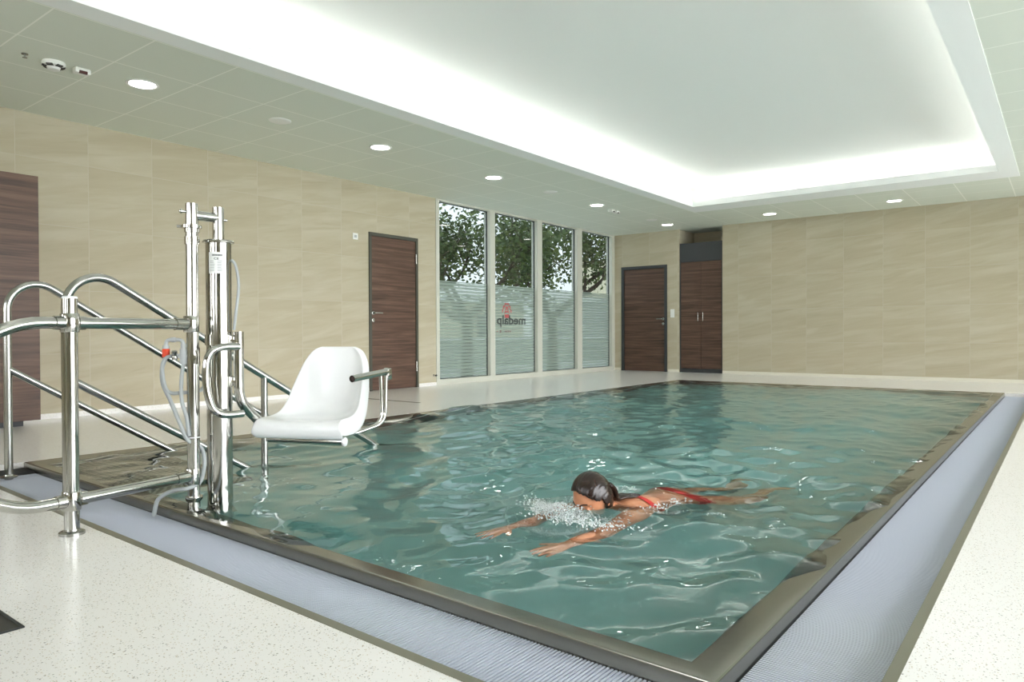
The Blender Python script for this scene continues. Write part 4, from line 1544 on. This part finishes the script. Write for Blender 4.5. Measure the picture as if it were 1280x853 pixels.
def tree(x, y, ht, rad, fork, seed, label):
    rs = random.Random(seed)
    o = empty('tree', (x, y, -.40), 0, label, 'tree', 'trees outside the glazing')
    bm = BM(); tips = []
    def branch(p, d, L, r, depth):
        pts = [p]; q = p.copy(); dd = d.copy()
        for k in range(4):
            dd = (dd + V((rs.uniform(-.22, .22), rs.uniform(-.22, .22), rs.uniform(-.05, .14)))).normalized()
            q = q + dd * L / 4; pts.append(q.copy())
        tube(bm, pts, [r * (1 - .13 * k) for k in range(5)], 8)
        if depth < 3:
            for k in range(rs.choice((2, 3, 3))):
                a = rs.uniform(0, 2 * PI)
                nd = (dd + V((math.cos(a), math.sin(a), rs.uniform(-.05, .45))) * rs.uniform(.55, .95)).normalized()
                branch(pts[rs.choice((3, 4))].copy(), nd, L * rs.uniform(.62, .85), r * .55, depth + 1)
        tips.append((pts[2], depth)); tips.append((pts[-1], depth))
    tube(bm, [V((0, 0, 0)), V((.02, .0, fork * .5)), V((.0, .03, fork + .05))], [.17, .145, .135], 12)
    for k in range(5):
        a = k * 2 * PI / 5 + rs.uniform(-.3, .3)
        branch(V((0, .02, fork - .05 * k)), V((math.cos(a) * .75, math.sin(a) * .75, rs.uniform(.25, .95))).normalized(), ht * .30, .085, 0)
    link('trunk', bm, bark, o, True)
    tips = [t for t in tips if t[1] >= 1]
    vs, fs = [], []
    for (c, dpt) in tips:
        for cl in range(3):
            cc = c + V((rs.gauss(0, .34), rs.gauss(0, .34), rs.gauss(-.12, .30)))
            for k in range(int(9)):
                p = cc + V((rs.gauss(0, .17), rs.gauss(0, .17), rs.gauss(0, .13)))
                if p.z < fork + .0: continue
                u_ = V((rs.gauss(0, 1), rs.gauss(0, 1), rs.gauss(0, .6))).normalized()
                w_ = u_.cross(V((rs.gauss(0, 1), rs.gauss(0, 1), rs.gauss(0, 1)))).normalized()
                a_ = rs.uniform(.045, .085); b2 = a_ * .62
                i0 = len(vs)
                vs += [p - u_ * a_, p + w_ * b2, p + u_ * a_, p - w_ * b2]
                fs.append((i0, i0 + 1, i0 + 2, i0 + 3))
    me = bpy.data.meshes.new('foliage'); me.from_pydata([tuple(v) for v in vs], [], fs); me.materials.append(leaf_m)
    f_ = bpy.data.objects.new('foliage', me); COL.objects.link(f_); f_.parent = o
    return o
tree(-12.0, 13.6, 4.6, 1.9, 1.62, 4, 'dark leafy tree outside, seen through the glazed bay nearest the walnut door')
tree(-12.0, 17.4, 5.2, 2.2, 1.66, 9, 'dark leafy tree outside, seen through the third glazed bay')

house_w = P('cream render', s255(214, 206, 180), .85)
house_t = P('white roof edge', s255(240, 242, 240), .7)
bd = empty('flat_roof_building', (-24.0, 26.0, -.4), 0, 'low cream building with white flat roof edge behind the trees', 'building')
bm = BM(); box(bm, -4, 0, -8, 6, 0, 2.75); link('wall', bm, house_w, bd)
bm = BM(); box(bm, -4.2, .25, -8.2, 6.2, 2.75, 3.15); link('roof', bm, house_t, bd)
bm = BM(); box(bm, .002, .03, 2.0, 3.2, .6, 2.1); link('shutter', bm, M['black'], bd)
b2 = empty('annex_building', (-22.0, 41.0, -.4), 0, 'pale grey building seen through the corner bay of the glazing', 'building')
bm = BM(); box(bm, -4, 0, -5, 8, 0, 3.0); link('wall', bm, P('grey render', s255(196, 200, 196), .85), b2)
bm = BM(); box(bm, -4, .1, 0, 8, 3.0, 6.0); link('upper_storey', bm, house_w, b2)
bm = BM(); box(bm, -4, .25, -5.2, 8.2, 3.0, 3.25); link('roof_edge', bm, house_t, b2)
bm = BM(); box(bm, .1, .13, 2, 4, 3.9, 5.3); link('window_panel', bm, M['gasket'], b2)
hm = empty('garden_wall', (-16.5, 17.0, -.4), 0, 'long low pale garden wall outside between building and glazing', 'garden wall')
bm = BM(); box(bm, -.12, .12, -9, 16, 0, .95); link('wall', bm, P('wall render', s255(176, 182, 172), .9), hm)
bm = BM(); box(bm, -.16, .16, -9.05, 16.05, .95, 1.02); link('coping', bm, house_t, hm)

# ------------------------------------------------------------------ daylight, camera
w = bpy.data.worlds.new('overcast sky'); sc.world = w
w.use_nodes = True
nt = w.node_tree
bg = nt.nodes['Background']
tc = nt.nodes.new('ShaderNodeTexCoord')
_, _, zz = sep(nt, tc.outputs['Generated'])
cr = ramp(nt, [(.0, (.56, .57, .56)), (.5, (.74, .75, .76)), (.56, (.86, .87, .89)), (.8, (.83, .86, .90)), (1.0, (.83, .87, .93))])
nt.links.new(math_node(nt, 'MULTIPLY_ADD', zz, .5, .5), cr.inputs['Fac'])
nt.links.new(cr.outputs[0], bg.inputs['Color'])
bg.inputs['Strength'].default_value = WORLD

def portal(name, loc, rot, sx, sy):
    l = bpy.data.lights.new(name, 'AREA'); l.shape = 'RECTANGLE'; l.size = sx; l.size_y = sy
    l.cycles.is_portal = True
    o = bpy.data.objects.new(name, l); COL.objects.link(o); o.location = loc; o.rotation_euler = rot
for w_ in WF:
    portal('window_light', ((w_[0] + w_[1]) / 2, YF - .16, (w_[2] + w_[3]) / 2), (PI / 2, 0, PI), w_[1] - w_[0], w_[3] - w_[2])
portal('window_light', (XR + .16, (WR[0] + WR[1]) / 2, 1.4), (PI / 2, 0, -PI / 2), WR[1] - WR[0], WR[3] - WR[2])
portal('window_light', (XL - .16, 10.42, 1.4), (PI / 2, 0, PI / 2), 5.3, 2.75)

cam = bpy.data.cameras.new('camera')
cam.sensor_width = 36.0
cam.lens = 892.8428 / 1280 * 36
cam.clip_start = .05; cam.clip_end = 300
co = bpy.data.objects.new('camera', cam); COL.objects.link(co)
yaw, pitch, roll = 0.65977, -0.0111, -0.00352
cy_, sy_ = math.cos(yaw), math.sin(yaw); cp, sp2 = math.cos(pitch), math.sin(pitch)
f_ = V((-sy_ * cp, cy_ * cp, sp2)); r_ = V((cy_, sy_, 0)); u_ = r_.cross(f_)
cr_, sr_ = math.cos(roll), math.sin(roll)
R_, U_ = r_ * cr_ + u_ * sr_, u_ * cr_ - r_ * sr_
mt = Matrix.Identity(4)
for i in range(3):
    mt[i][0], mt[i][1], mt[i][2] = R_[i], U_[i], -f_[i]
mt[2][3] = .7811
co.matrix_world = mt
sc.camera = co

sc.view_settings.view_transform = 'Standard'
sc.view_settings.look = 'None'
sc.view_settings.gamma = 1.0
sc.view_settings.use_curve_mapping = False
sc.view_settings.exposure = EXPOSURE
sc.cycles.max_bounces = 14
sc.cycles.diffuse_bounces = 6
sc.cycles.glossy_bounces = 6
sc.cycles.transmission_bounces = 8
sc.cycles.transparent_max_bounces = 12
sc.cycles.sample_clamp_indirect = 8.0
sc.cycles.use_denoising = True
sc.cycles.caustics_refractive = True
sc.cycles.caustics_reflective = True
